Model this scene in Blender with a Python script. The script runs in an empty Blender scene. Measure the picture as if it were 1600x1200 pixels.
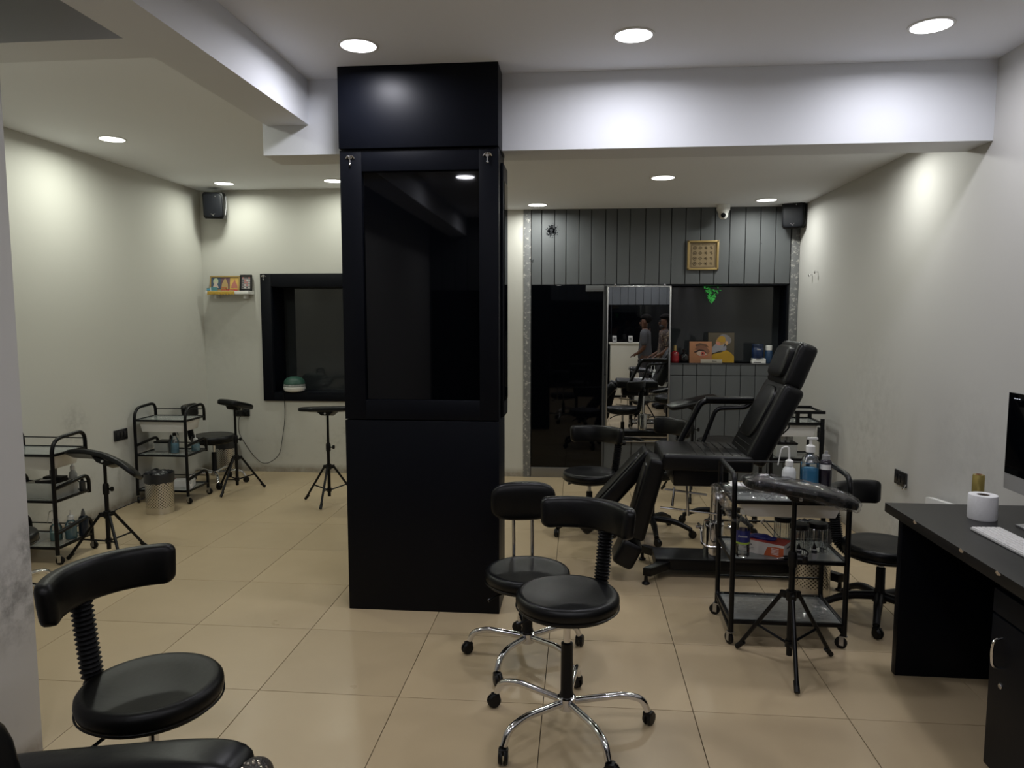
import bpy, bmesh, math, random
from mathutils import Matrix, Vector, Euler
random.seed(7)
PI = math.pi
sc = bpy.context.scene
C = sc.collection

# ------------------------------------------------------------------ camera
H = 1.575
cam_d = bpy.data.cameras.new('camera')
cam_d.sensor_width = 36.0
cam_d.lens = 1135.0 / 1600.0 * 36.0
cam_d.clip_start = 0.05
cam = bpy.data.objects.new('camera', cam_d)
C.objects.link(cam)
cam.location = (0, 0, H)
cam.rotation_euler = (math.radians(90 - 5.3855), 0, math.radians(5.2622))
sc.camera = cam

# ------------------------------------------------------------------ world, exposure
sc.cycles.max_bounces = 8
sc.cycles.diffuse_bounces = 4
sc.cycles.glossy_bounces = 5
sc.cycles.transmission_bounces = 4
sc.cycles.transparent_max_bounces = 16
sc.cycles.caustics_reflective = False
sc.cycles.caustics_refractive = False
w = bpy.data.worlds.new('world')
sc.world = w
w.use_nodes = True
w.node_tree.nodes['Background'].inputs[0].default_value = (0.02, 0.022, 0.03, 1)
w.node_tree.nodes['Background'].inputs[1].default_value = 0.3
sc.view_settings.view_transform = 'Standard'
sc.view_settings.look = 'None'
sc.view_settings.gamma = 1.0
sc.view_settings.use_curve_mapping = False
sc.view_settings.exposure = 0.0
LAMP_W = 7.7            # power of one ceiling light
COOL = (0.97, 0.965, 1.04)
WARM = (0.97, 1.0, 0.88)
MILD = (0.98, 0.99, 0.92)

# ------------------------------------------------------------------ materials
MATS = {}
def mat(name, col, rough=0.5, metal=0.0, spec=0.5, emit=None, es=0.0, bump=None, coat=0.0, trans=0.0, ior=1.5, alpha=1.0, vary=0.0, vscale=6.0):
    if name in MATS:
        return MATS[name]
    m = bpy.data.materials.new(name)
    m.use_nodes = True
    nt = m.node_tree
    b = nt.nodes['Principled BSDF']
    b.inputs['Base Color'].default_value = (*col, 1)
    b.inputs['Roughness'].default_value = rough
    b.inputs['Metallic'].default_value = metal
    b.inputs['Specular IOR Level'].default_value = spec
    b.inputs['IOR'].default_value = ior
    b.inputs['Coat Weight'].default_value = coat
    b.inputs['Transmission Weight'].default_value = trans
    b.inputs['Alpha'].default_value = alpha
    if emit:
        b.inputs['Emission Color'].default_value = (*emit, 1)
        b.inputs['Emission Strength'].default_value = es
    if bump or vary:
        tc = nt.nodes.new('ShaderNodeTexCoord')
    if bump:
        n = nt.nodes.new('ShaderNodeTexNoise'); n.inputs['Scale'].default_value = bump[0]; n.inputs['Detail'].default_value = 4
        nt.links.new(tc.outputs['Object'], n.inputs['Vector'])
        bp = nt.nodes.new('ShaderNodeBump'); bp.inputs['Strength'].default_value = bump[1]; bp.inputs['Distance'].default_value = 0.004
        nt.links.new(n.outputs['Fac'], bp.inputs['Height'])
        nt.links.new(bp.outputs['Normal'], b.inputs['Normal'])
    if vary:
        n2 = nt.nodes.new('ShaderNodeTexNoise'); n2.inputs['Scale'].default_value = vscale; n2.inputs['Detail'].default_value = 5
        nt.links.new(tc.outputs['Object'], n2.inputs['Vector'])
        mx = nt.nodes.new('ShaderNodeMix'); mx.data_type = 'RGBA'
        mx.inputs['A'].default_value = (*[max(0, c * (1 - vary)) for c in col], 1)
        mx.inputs['B'].default_value = (*[min(1, c * (1 + vary)) for c in col], 1)
        nt.links.new(n2.outputs['Fac'], mx.inputs['Factor'])
        nt.links.new(mx.outputs['Result'], b.inputs['Base Color'])
    MATS[name] = m
    return m

def wall_mat(name, col, grime=1.0, seed=0.0, stains_shade=()):
    """painted plaster with scuffs low on the wall and a brown line of floor dirt"""
    m = bpy.data.materials.new(name); m.use_nodes = True
    nt = m.node_tree; N = nt.nodes; L = nt.links
    b = N['Principled BSDF']; b.inputs['Roughness'].default_value = 0.55; b.inputs['Specular IOR Level'].default_value = 0.3
    g = N.new('ShaderNodeNewGeometry'); s = N.new('ShaderNodeSeparateXYZ'); L.new(g.outputs['Position'], s.inputs[0])
    mp = N.new('ShaderNodeMapping'); mp.inputs['Location'].default_value = (seed, seed * 2, 0); L.new(g.outputs['Position'], mp.inputs[0])
    n1 = N.new('ShaderNodeTexNoise'); n1.inputs['Scale'].default_value = 1.7; n1.inputs['Detail'].default_value = 6; n1.inputs['Roughness'].default_value = 0.6; L.new(mp.outputs[0], n1.inputs['Vector'])
    r1 = N.new('ShaderNodeValToRGB'); r1.color_ramp.elements[0].position = 0.54; r1.color_ramp.elements[1].position = 0.74; L.new(n1.outputs['Fac'], r1.inputs[0])
    n2 = N.new('ShaderNodeTexNoise'); n2.inputs['Scale'].default_value = 14; n2.inputs['Detail'].default_value = 8; n2.inputs['Roughness'].default_value = 0.7; L.new(mp.outputs[0], n2.inputs['Vector'])
    r2 = N.new('ShaderNodeValToRGB'); r2.color_ramp.elements[0].position = 0.48; r2.color_ramp.elements[1].position = 0.7; L.new(n2.outputs['Fac'], r2.inputs[0])
    hz = N.new('ShaderNodeMapRange'); hz.inputs['From Min'].default_value = 1.1; hz.inputs['From Max'].default_value = 0.25; L.new(s.outputs['Z'], hz.inputs[0])
    m1 = N.new('ShaderNodeMath'); m1.operation = 'MULTIPLY'; L.new(r1.outputs[0], m1.inputs[0]); L.new(r2.outputs[0], m1.inputs[1])
    m2 = N.new('ShaderNodeMath'); m2.operation = 'MULTIPLY'; L.new(m1.outputs[0], m2.inputs[0]); L.new(hz.outputs[0], m2.inputs[1])
    m3 = N.new('ShaderNodeMath'); m3.operation = 'MULTIPLY'; m3.inputs[1].default_value = 0.75 * grime; L.new(m2.outputs[0], m3.inputs[0])
    mxa = N.new('ShaderNodeMix'); mxa.data_type = 'RGBA'; mxa.inputs['A'].default_value = (*col, 1); mxa.inputs['B'].default_value = (col[0] * .35, col[1] * .34, col[2] * .3, 1); L.new(m3.outputs[0], mxa.inputs['Factor'])
    # mop line along the floor
    hb = N.new('ShaderNodeMapRange'); hb.inputs['From Min'].default_value = 0.09; hb.inputs['From Max'].default_value = 0.03; L.new(s.outputs['Z'], hb.inputs[0])
    m4 = N.new('ShaderNodeMath'); m4.operation = 'MULTIPLY'; L.new(hb.outputs[0], m4.inputs[0]); L.new(n2.outputs['Fac'], m4.inputs[1])
    m5 = N.new('ShaderNodeMath'); m5.operation = 'MULTIPLY'; m5.inputs[1].default_value = 1.2 * grime; m5.use_clamp = True; L.new(m4.outputs[0], m5.inputs[0])
    mxb = N.new('ShaderNodeMix'); mxb.data_type = 'RGBA'; mxb.inputs['B'].default_value = (0.16, 0.12, 0.07, 1); L.new(mxa.outputs['Result'], mxb.inputs['A']); L.new(m5.outputs[0], mxb.inputs['Factor'])
    last = mxb.outputs['Result']
    for (cx, cy, cz, rad, k, dk) in stains_shade:       # smeared grey marks, plus a shadow painted on the right wall
        vd = N.new('ShaderNodeVectorMath'); vd.operation = 'DISTANCE'; vd.inputs[1].default_value = (cx, cy, cz); L.new(g.outputs['Position'], vd.inputs[0])
        fa = N.new('ShaderNodeMapRange'); fa.inputs['From Min'].default_value = rad; fa.inputs['From Max'].default_value = rad * .25; L.new(vd.outputs['Value'], fa.inputs[0])
        r3 = N.new('ShaderNodeMapRange'); r3.inputs['From Min'].default_value = .40; r3.inputs['From Max'].default_value = .62; L.new(n2.outputs['Fac'], r3.inputs[0])
        mu = N.new('ShaderNodeMath'); mu.operation = 'MULTIPLY'; L.new(fa.outputs[0], mu.inputs[0]); L.new(r3.outputs[0], mu.inputs[1])
        m6 = N.new('ShaderNodeMath'); m6.operation = 'MULTIPLY'; m6.inputs[1].default_value = k; L.new(mu.outputs[0], m6.inputs[0])
        mxc = N.new('ShaderNodeMix'); mxc.data_type = 'RGBA'; mxc.inputs['B'].default_value = (dk, dk, dk * .95, 1); L.new(last, mxc.inputs['A']); L.new(m6.outputs[0], mxc.inputs['Factor'])
        last = mxc.outputs['Result']
    L.new(last, b.inputs['Base Color'])
    bp = N.new('ShaderNodeBump'); bp.inputs['Strength'].default_value = 0.12; bp.inputs['Distance'].default_value = 0.01; L.new(n1.outputs['Fac'], bp.inputs['Height']); L.new(bp.outputs[0], b.inputs['Normal'])
    MATS[name] = m
    return m

def peel_mat(name, base, under):
    m = bpy.data.materials.new(name); m.use_nodes = True
    nt = m.node_tree; N = nt.nodes; L = nt.links; b = N['Principled BSDF']; b.inputs['Roughness'].default_value = 0.7
    g = N.new('ShaderNodeNewGeometry')
    n = N.new('ShaderNodeTexNoise'); n.inputs['Scale'].default_value = 34; n.inputs['Detail'].default_value = 10; n.inputs['Roughness'].default_value = 0.75; L.new(g.outputs['Position'], n.inputs['Vector'])
    r = N.new('ShaderNodeValToRGB'); r.color_ramp.elements[0].position = 0.54; r.color_ramp.elements[1].position = 0.60
    r.color_ramp.elements[0].color = (*base, 1); r.color_ramp.elements[1].color = (*under, 1)
    L.new(n.outputs['Fac'], r.inputs[0]); L.new(r.outputs[0], b.inputs['Base Color'])
    bp = N.new('ShaderNodeBump'); bp.inputs['Strength'].default_value = 0.5; bp.inputs['Distance'].default_value = 0.01; L.new(n.outputs['Fac'], bp.inputs['Height']); L.new(bp.outputs[0], b.inputs['Normal'])
    MATS[name] = m
    return m

def tile_mat():
    m = bpy.data.materials.new('vitrified_tile'); m.use_nodes = True
    nt = m.node_tree; N = nt.nodes; L = nt.links; b = N['Principled BSDF']
    g = N.new('ShaderNodeNewGeometry'); oi = N.new('ShaderNodeObjectInfo')
    n = N.new('ShaderNodeTexNoise'); n.inputs['Scale'].default_value = 2.2; n.inputs['Detail'].default_value = 7; n.inputs['Roughness'].default_value = 0.6; L.new(g.outputs['Position'], n.inputs['Vector'])
    mx = N.new('ShaderNodeMix'); mx.data_type = 'RGBA'; mx.inputs['A'].default_value = (0.40, 0.312, 0.193, 1); mx.inputs['B'].default_value = (0.49, 0.383, 0.243, 1); L.new(n.outputs['Fac'], mx.inputs['Factor'])
    mr = N.new('ShaderNodeMapRange'); mr.inputs['To Min'].default_value = 0.94; mr.inputs['To Max'].default_value = 1.06; L.new(oi.outputs['Random'], mr.inputs[0])
    mm = N.new('ShaderNodeVectorMath'); mm.operation = 'SCALE'; L.new(mx.outputs['Result'], mm.inputs[0]); L.new(mr.outputs[0], mm.inputs['Scale'])
    L.new(mm.outputs[0], b.inputs['Base Color'])
    n2 = N.new('ShaderNodeTexNoise'); n2.inputs['Scale'].default_value = 5; n2.inputs['Detail'].default_value = 6; L.new(g.outputs['Position'], n2.inputs['Vector'])
    rr = N.new('ShaderNodeMapRange'); rr.inputs['To Min'].default_value = 0.22; rr.inputs['To Max'].default_value = 0.42; L.new(n2.outputs['Fac'], rr.inputs[0]); L.new(rr.outputs[0], b.inputs['Roughness'])
    b.inputs['Specular IOR Level'].default_value = 0.45
    MATS['tile'] = m
    return m

def perforated_mat():
    m = bpy.data.materials.new('perforated_steel'); m.use_nodes = True
    nt = m.node_tree; N = nt.nodes; L = nt.links; b = N['Principled BSDF']
    b.inputs['Metallic'].default_value = 1.0; b.inputs['Roughness'].default_value = 0.28
    tc = N.new('ShaderNodeTexCoord'); s = N.new('ShaderNodeSeparateXYZ'); L.new(tc.outputs['Object'], s.inputs[0])
    at = N.new('ShaderNodeMath'); at.operation = 'ARCTAN2'; L.new(s.outputs['Y'], at.inputs[0]); L.new(s.outputs['X'], at.inputs[1])
    def sn(inp, k, ph=0.0):
        a = N.new('ShaderNodeMath'); a.operation = 'MULTIPLY_ADD'; a.inputs[1].default_value = k; a.inputs[2].default_value = ph; L.new(inp, a.inputs[0])
        c = N.new('ShaderNodeMath'); c.operation = 'SINE'; L.new(a.outputs[0], c.inputs[0]); return c.outputs[0]
    pr = N.new('ShaderNodeMath'); pr.operation = 'MULTIPLY'; L.new(sn(at.outputs[0], 28), pr.inputs[0]); L.new(sn(s.outputs['Z'], 280), pr.inputs[1])
    th = N.new('ShaderNodeMath'); th.operation = 'GREATER_THAN'; th.inputs[1].default_value = 0.38; L.new(pr.outputs[0], th.inputs[0])
    hi = N.new('ShaderNodeMath'); hi.operation = 'GREATER_THAN'; hi.inputs[1].default_value = 0.05; L.new(s.outputs['Z'], hi.inputs[0])
    al = N.new('ShaderNodeMath'); al.operation = 'MULTIPLY'; L.new(th.outputs[0], al.inputs[0]); L.new(hi.outputs[0], al.inputs[1])
    mx = N.new('ShaderNodeMix'); mx.data_type = 'RGBA'; mx.inputs['A'].default_value = (0.62, 0.6, 0.56, 1); mx.inputs['B'].default_value = (0.02, 0.02, 0.02, 1); L.new(al.outputs[0], mx.inputs['Factor']); L.new(mx.outputs['Result'], b.inputs['Base Color'])
    MATS['perf'] = m
    return m

def film_mat(name='clear_plastic_film', base=0.04):
    m = bpy.data.materials.new(name); m.use_nodes = True
    nt = m.node_tree; N = nt.nodes; L = nt.links
    N.remove(N['Principled BSDF']); out = N['Material Output']
    t = N.new('ShaderNodeBsdfTransparent'); t.inputs[0].default_value = (0.93, 0.93, 0.94, 1)
    gl = N.new('ShaderNodeBsdfGlossy'); gl.inputs['Roughness'].default_value = 0.05
    tc = N.new('ShaderNodeTexCoord'); n = N.new('ShaderNodeTexNoise'); n.inputs['Scale'].default_value = 45; n.inputs['Detail'].default_value = 3; L.new(tc.outputs['Object'], n.inputs['Vector'])
    bp = N.new('ShaderNodeBump'); bp.inputs['Strength'].default_value = 0.35; bp.inputs['Distance'].default_value = 0.006; L.new(n.outputs['Fac'], bp.inputs['Height']); L.new(bp.outputs[0], gl.inputs['Normal'])
    lw = N.new('ShaderNodeLayerWeight'); lw.inputs['Blend'].default_value = 0.5; L.new(bp.outputs[0], lw.inputs['Normal'])
    pw = N.new('ShaderNodeMath'); pw.operation = 'POWER'; pw.inputs[1].default_value = 4.0; L.new(lw.outputs['Facing'], pw.inputs[0])
    ad = N.new('ShaderNodeMath'); ad.operation = 'MULTIPLY_ADD'; ad.inputs[1].default_value = 0.25; ad.inputs[2].default_value = base; ad.use_clamp = True; L.new(pw.outputs[0], ad.inputs[0])
    mx = N.new('ShaderNodeMixShader'); L.new(ad.outputs[0], mx.inputs[0]); L.new(t.outputs[0], mx.inputs[1]); L.new(gl.outputs[0], mx.inputs[2]); L.new(mx.outputs[0], out.inputs[0])
    MATS[name] = m
    return m

def clear_mat(name, tint, rough=0.05, extra=0.06):
    """thin clear glass or plastic: mostly transparent with a gloss on top"""
    m = bpy.data.materials.new(name); m.use_nodes = True
    nt = m.node_tree; N = nt.nodes; L = nt.links
    N.remove(N['Principled BSDF']); out = N['Material Output']
    t = N.new('ShaderNodeBsdfTransparent'); t.inputs[0].default_value = (*tint, 1)
    gl = N.new('ShaderNodeBsdfGlossy'); gl.inputs['Roughness'].default_value = rough
    fr = N.new('ShaderNodeFresnel'); fr.inputs['IOR'].default_value = 1.5
    ad = N.new('ShaderNodeMath'); ad.operation = 'ADD'; ad.inputs[1].default_value = extra; ad.use_clamp = True; L.new(fr.outputs[0], ad.inputs[0])
    mx = N.new('ShaderNodeMixShader'); L.new(ad.outputs[0], mx.inputs[0]); L.new(t.outputs[0], mx.inputs[1]); L.new(gl.outputs[0], mx.inputs[2]); L.new(mx.outputs[0], out.inputs[0])
    MATS[name] = m
    return m

WALL = wall_mat('wall_paint', (0.56, 0.555, 0.515), stains_shade=[(-3.746, 5.05, .76, .20, .38, .22), (-2.15, 7.0, .30, .35, .3, .3), (-3.6, 7.0, 1.3, .5, .15, .3)])
WALLN = wall_mat('wall_paint_near', (0.56, 0.555, 0.535), 0.9, 5.3, stains_shade=[(2.02, 3.95, .88, .45, .16, .3), (2.02, 5.2, .9, .6, .2, .25), (-1.93, 2.27, .60, .22, .6, .12), (-1.93, 2.33, .78, .10, .6, .1), (2.02, 4.8, .15, .3, .3, .25)])  # the widest mark, on the right wall beyond the desk, is a painted shadow
CEIL = mat('ceiling_paint', (0.83, 0.85, 0.89), 0.7, spec=0.2, vary=0.03, vscale=1.2)
BEAM = mat('beam_paint', (0.73, 0.75, 0.785), 0.6, spec=0.25, vary=0.03, vscale=2)
RECESS = mat('recess_shade', (0.42, 0.46, 0.56), 0.7, spec=0.2)  # ceiling white greyed down, the recess's shade put into the colour
TILE = tile_mat()
GROUT = mat('grout', (0.10, 0.085, 0.06), 0.9)
LAMIN = mat('black_laminate', (0.0010, 0.0018, 0.0048), 0.44, spec=0.17, bump=(3, 0.05))
LAMIN2 = mat('black_desk_laminate', (0.006, 0.0058, 0.0065), 0.36, spec=0.34, vary=0.2, vscale=30)
BGLASS = mat('black_glass', (0.001, 0.0013, 0.0022), 0.03, spec=0.3, ior=1.5)
WGLASS = mat('tinted_window_glass', (0.022, 0.025, 0.027), 0.03, spec=0.5, ior=1.55)
LEATHER = mat('black_leather', (0.0018, 0.002, 0.0026), 0.36, spec=0.30, bump=(60, 0.10))
LEATHER2 = mat('worn_black_leather', (0.002, 0.002, 0.0018), 0.40, spec=0.20, bump=(60, 0.10))
BMETAL = mat('black_powder_coat', (0.0015, 0.0018, 0.0028), 0.32, spec=0.28)
BPLAST = mat('black_plastic', (0.002, 0.002, 0.0026), 0.42, spec=0.3)
RUBBER = mat('bellows_rubber', (0.002, 0.002, 0.0025), 0.5, spec=.3)
CHROME = mat('chrome', (0.72, 0.72, 0.73), 0.10, metal=1.0)
STEEL = mat('brushed_steel', (0.50, 0.50, 0.50), 0.30, metal=1.0)
DSTEEL = mat('dull_steel', (0.30, 0.30, 0.30), 0.4, metal=1.0)
MIRROR = mat('mirror_silver', (0.80, 0.82, 0.81), 0.0, metal=1.0)
PLANK = mat('grey_plank_paint', (0.098, 0.105, 0.111), 0.55, spec=0.35, vary=0.10, vscale=5, bump=(8, 0.06))
GAP = mat('plank_gap', (0.006, 0.007, 0.009), 0.9)
PEEL = peel_mat('peeling_paint', (0.16, 0.165, 0.17), (0.46, 0.45, 0.42))
PERF = perforated_mat()
FILM = film_mat()
FILM2 = film_mat('crumpled_plastic_film', 0.14)
GLASS = mat('frosted_shelf_glass', (0.34, 0.36, 0.35), 0.14, alpha=0.62)
CLEAR = clear_mat('clear_plastic', (0.95, 0.965, 0.97), 0.10, 0.05)
JAR = clear_mat('jar_glass', (0.88, 0.90, 0.90), 0.06, 0.12)
WPLAST = mat('white_plastic', (0.72, 0.72, 0.70), 0.35)
WPAPER = mat('white_paper', (0.78, 0.77, 0.75), 0.85)
BLUEL = mat('blue_liquid', (0.10, 0.40, 0.72), 0.15)
TEALL = mat('teal_liquid', (0.34, 0.66, 0.70), 0.15)
GOLD = mat('gold_paint', (0.36, 0.255, 0.10), 0.4, metal=0.35)
RED = mat('red_print', (0.42, 0.03, 0.03), 0.4)
PLATE = mat('black_switch_plate', (0.012, 0.012, 0.014), 0.25)
SKIN = mat('skin', (0.11, 0.052, 0.03), 0.55, spec=.3)
HAIR = mat('black_hair', (0.008, 0.007, 0.006), 0.5)

# ------------------------------------------------------------------ mesh helpers
def fillet(pts, r, n=5):
    pts = [Vector(p) for p in pts]
    out = [pts[0]]
    for i in range(1, len(pts) - 1):
        a, b, c = pts[i - 1], pts[i], pts[i + 1]
        d1 = (a - b); d2 = (c - b)
        rr = r[i - 1] if isinstance(r, (list, tuple)) else r
        k = min(rr, d1.length * 0.49, d2.length * 0.49)
        p1 = b + d1.normalized() * k; p2 = b + d2.normalized() * k
        for j in range(n + 1):
            t = j / n
            out.append(p1 * (1 - t) ** 2 + b * 2 * t * (1 - t) + p2 * t * t)
    out.append(pts[-1])
    return out

class MB:
    def __init__(self):
        self.bm = bmesh.new()
    def _merge(self, b2, mx=None):
        if mx is not None:
            b2.transform(mx)
        tm = bpy.data.meshes.new('tmp'); b2.to_mesh(tm); b2.free()
        self.bm.from_mesh(tm); bpy.data.meshes.remove(tm)
        return self
    def box(self, c, s, rot=None, bev=0.0, seg=2, taper=None):
        b = bmesh.new(); bmesh.ops.create_cube(b, size=1.0)
        for v in b.verts:
            v.co.x *= s[0]; v.co.y *= s[1]; v.co.z *= s[2]
            if taper and v.co.z > 0:
                v.co.x *= taper[0]; v.co.y *= taper[1]
        if bev:
            bmesh.ops.bevel(b, geom=list(b.edges), offset=bev, segments=seg, profile=0.6, affect='EDGES')
        mx = Matrix.Translation(Vector(c))
        if rot is not None:
            mx = mx @ (rot.to_4x4() if isinstance(rot, Matrix) else Euler(rot).to_matrix().to_4x4())
        return self._merge(b, mx)
    def bx(self, x0, x1, y0, y1, z0, z1, bev=0.0, seg=2):
        return self.box(((x0 + x1) / 2, (y0 + y1) / 2, (z0 + z1) / 2), (x1 - x0, y1 - y0, z1 - z0), bev=bev, seg=seg)
    def tube(self, path, r, n=10, closed=False):
        P = [Vector(p) for p in path]; m = len(P)
        R = r if isinstance(r, (list, tuple)) else [r] * m
        bm = self.bm; rings = []
        up = None
        for i in range(m):
            if closed:
                t = (P[(i + 1) % m] - P[i - 1])
            else:
                t = P[min(i + 1, m - 1)] - P[max(i - 1, 0)]
            if t.length < 1e-9: t = Vector((0, 0, 1))
            t.normalize()
            if up is None:
                a = Vector((0, 0, 1)) if abs(t.z) < 0.9 else Vector((1, 0, 0))
                up = (a - t * a.dot(t)).normalized()
            else:
                up = up - t * up.dot(t)
                up = up.normalized() if up.length > 1e-6 else Vector((1, 0, 0))
            s = t.cross(up)
            rings.append([bm.verts.new(P[i] + (up * math.cos(2 * PI * k / n) + s * math.sin(2 * PI * k / n)) * R[i]) for k in range(n)])
        for i in range(m if closed else m - 1):
            A, B = rings[i], rings[(i + 1) % m]
            for k in range(n):
                bm.faces.new((A[k], A[(k + 1) % n], B[(k + 1) % n], B[k]))
        if not closed:
            bm.faces.new(list(reversed(rings[0]))); bm.faces.new(rings[-1])
        return self
    def cyl(self, p0, p1, r0, r1=None, n=16):
        return self.tube([p0, p1], [r0, r0 if r1 is None else r1], n)
    def lathe(self, prof, n=24, mx=None):
        b = bmesh.new(); rings = []
        for r, z in prof:
            if r < 1e-6: rings.append([b.verts.new((0, 0, z))])
            else: rings.append([b.verts.new((r * math.cos(2 * PI * k / n), r * math.sin(2 * PI * k / n), z)) for k in range(n)])
        for A, B in zip(rings, rings[1:]):
            for k in range(n):
                k2 = (k + 1) % n
                if len(A) == 1 and len(B) == 1: continue
                if len(A) == 1: b.faces.new((A[0], B[k2], B[k]))
                elif len(B) == 1: b.faces.new((A[k], A[k2], B[0]))
                else: b.faces.new((A[k], A[k2], B[k2], B[k]))
        if mx is not None and not isinstance(mx, Matrix): mx = Matrix.Translation(Vector(mx))
        return self._merge(b, mx)
    def sel(self, c, s, e=(0.5, 0.5), rot=None, n=24, m=12, warp=None):
        """superellipsoid cushion"""
        b = bmesh.new()
        f = lambda v, p: math.copysign(abs(v) ** p, v)
        rings = []
        for j in range(m + 1):
            v = -PI / 2 + PI * j / m
            cv, sv = f(math.cos(v), e[0]), f(math.sin(v), e[0])
            if j in (0, m): rings.append([b.verts.new((0, 0, s[2] * sv))])
            else: rings.append([b.verts.new((s[0] * cv * f(math.cos(2 * PI * k / n), e[1]), s[1] * cv * f(math.sin(2 * PI * k / n), e[1]), s[2] * sv)) for k in range(n)])
        for A, B in zip(rings, rings[1:]):
            for k in range(n):
                k2 = (k + 1) % n
                if len(A) == 1: b.faces.new((A[0], B[k2], B[k]))
                elif len(B) == 1: b.faces.new((A[k], A[k2], B[0]))
                else: b.faces.new((A[k], A[k2], B[k2], B[k]))
        if warp:
            for v in b.verts: v.co = warp(v.co)
        mx = Matrix.Translation(Vector(c))
        if rot is not None: mx = mx @ (rot.to_4x4() if isinstance(rot, Matrix) else Euler(rot).to_matrix().to_4x4())
        return self._merge(b, mx)
    def prism(self, pts, axis, d0, d1, bev=0.0):
        """2D outline extruded: axis 'y' -> pts are (x,z); 'x' -> (y,z); 'z' -> (x,y)"""
        b = bmesh.new()
        def P(p, d):
            return {'y': (p[0], d, p[1]), 'x': (d, p[0], p[1]), 'z': (p[0], p[1], d)}[axis]
        A = [b.verts.new(P(p, d0)) for p in pts]; B = [b.verts.new(P(p, d1)) for p in pts]
        k = len(pts)
        b.faces.new(A); b.faces.new(list(reversed(B)))
        for i in range(k): b.faces.new((A[i], B[i], B[(i + 1) % k], A[(i + 1) % k]))
        bmesh.ops.recalc_face_normals(b, faces=list(b.faces))
        if bev: bmesh.ops.bevel(b, geom=list(b.edges), offset=bev, segments=2, profile=0.6, affect='EDGES')
        return self._merge(b)
    def arcpad(self, R, a0, a1, z0, h, t, n=22, lean=0.0, droop=0.0):
        """upholstered pad bent round a vertical axis; rounded section, rounded ends"""
        b = bmesh.new(); K = 16; rings = []
        rc = min(t, h) * 0.62; da = rc / R
        angs = [a0 + da * (1 - math.cos(PI / 2 * q / 5)) for q in range(6)]
        angs += [a0 + da + (a1 - a0 - 2 * da) * q / n for q in range(1, n)] + [a1 - da * (1 - math.cos(PI / 2 * q / 5)) for q in range(5, -1, -1)]
        f = lambda v, p: math.copysign(abs(v) ** p, v)
        for a in angs:
            d = min(1.0, min(a - a0, a1 - a) / da); s_ = math.sqrt(max(0.0, 1 - (1 - d) ** 2))
            u = (a - a0) / (a1 - a0); ring = []
            for k in range(K):
                q = 2 * PI * k / K
                dr = t / 2 * f(math.cos(q), 0.55) * (0.15 + 0.85 * s_); dz = f(math.sin(q), 0.4) * (h / 2 - rc * 0.8 * (1 - s_))
                rr = R + dr + lean * dz
                ring.append(b.verts.new((rr * math.cos(a), rr * math.sin(a), z0 + dz + droop * (2 * u - 1) ** 2)))
            rings.append(ring)
        for A, B in zip(rings, rings[1:]):
            for k in range(K): b.faces.new((A[k], A[(k + 1) % K], B[(k + 1) % K], B[k]))
        b.faces.new(rings[0]); b.faces.new(list(reversed(rings[-1])))
        bmesh.ops.recalc_face_normals(b, faces=list(b.faces))
        return self._merge(b)
    def xf(self, mx):
        self.bm.transform(mx); return self
    def mesh(self, name, angle=38):
        me = bpy.data.meshes.new(name)
        bmesh.ops.recalc_face_normals(self.bm, faces=list(self.bm.faces))
        self.bm.to_mesh(me); self.bm.free()
        me.polygons.foreach_set('use_smooth', [True] * len(me.polygons))
        me.set_sharp_from_angle(angle=math.radians(angle))
        return me
    def build(self, name, m, parent=None, loc=None, rot=None, angle=38):
        return put(name, self.mesh(name, angle), m, parent, loc, rot)

def put(name, me, m, parent=None, loc=None, rot=None):
    if m is not None and not me.materials: me.materials.append(m)
    o = bpy.data.objects.new(name, me); C.objects.link(o)
    if parent is not None: o.parent = parent
    if loc is not None: o.location = loc
    if rot is not None: o.rotation_euler = rot
    return o
def thing(name, label, cat, loc=(0, 0, 0), rotz=0.0, group=None, rot=None):
    o = bpy.data.objects.new(name, None); C.objects.link(o)
    o.empty_display_size = 0.1
    o.location = loc; o.rotation_euler = rot if rot else (0, 0, rotz)
    o['label'] = label; o['category'] = cat
    if group: o['group'] = group
    return o
def tag(o, label, cat, group=None):
    o['label'] = label; o['category'] = cat
    if group: o['group'] = group
    return o
def struct(o, label, cat):
    o['kind'] = 'structure'; o['label'] = label; o['category'] = cat
    return o
def text(name, s, size, m, parent, loc, rot, ext=0.0004, sx=1.0):
    cu = bpy.data.curves.new(name, 'FONT'); cu.body = s; cu.size = size; cu.extrude = ext; cu.align_x = 'CENTER'; cu.align_y = 'CENTER'
    t = bpy.data.objects.new(name, cu); C.objects.link(t)
    me = bpy.data.meshes.new_from_object(t.evaluated_get(bpy.context.evaluated_depsgraph_get()))
    bpy.data.objects.remove(t); bpy.data.curves.remove(cu)
    me.transform(Matrix.Diagonal((sx, 1, 1, 1)))
    me.materials.clear()
    return put(name, me, m, parent, loc, rot)

# =================================================================== SETTING
XL, XR, YB, YF = -3.746, 2.02, 7.0, -1.9       # left wall, right wall, back wall, wall behind the camera
ZU, ZR, ZL = 2.82, 2.575, 2.80                 # main, right rear and left rear ceilings
PX = -1.928                                    # end face of the near left partition

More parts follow.
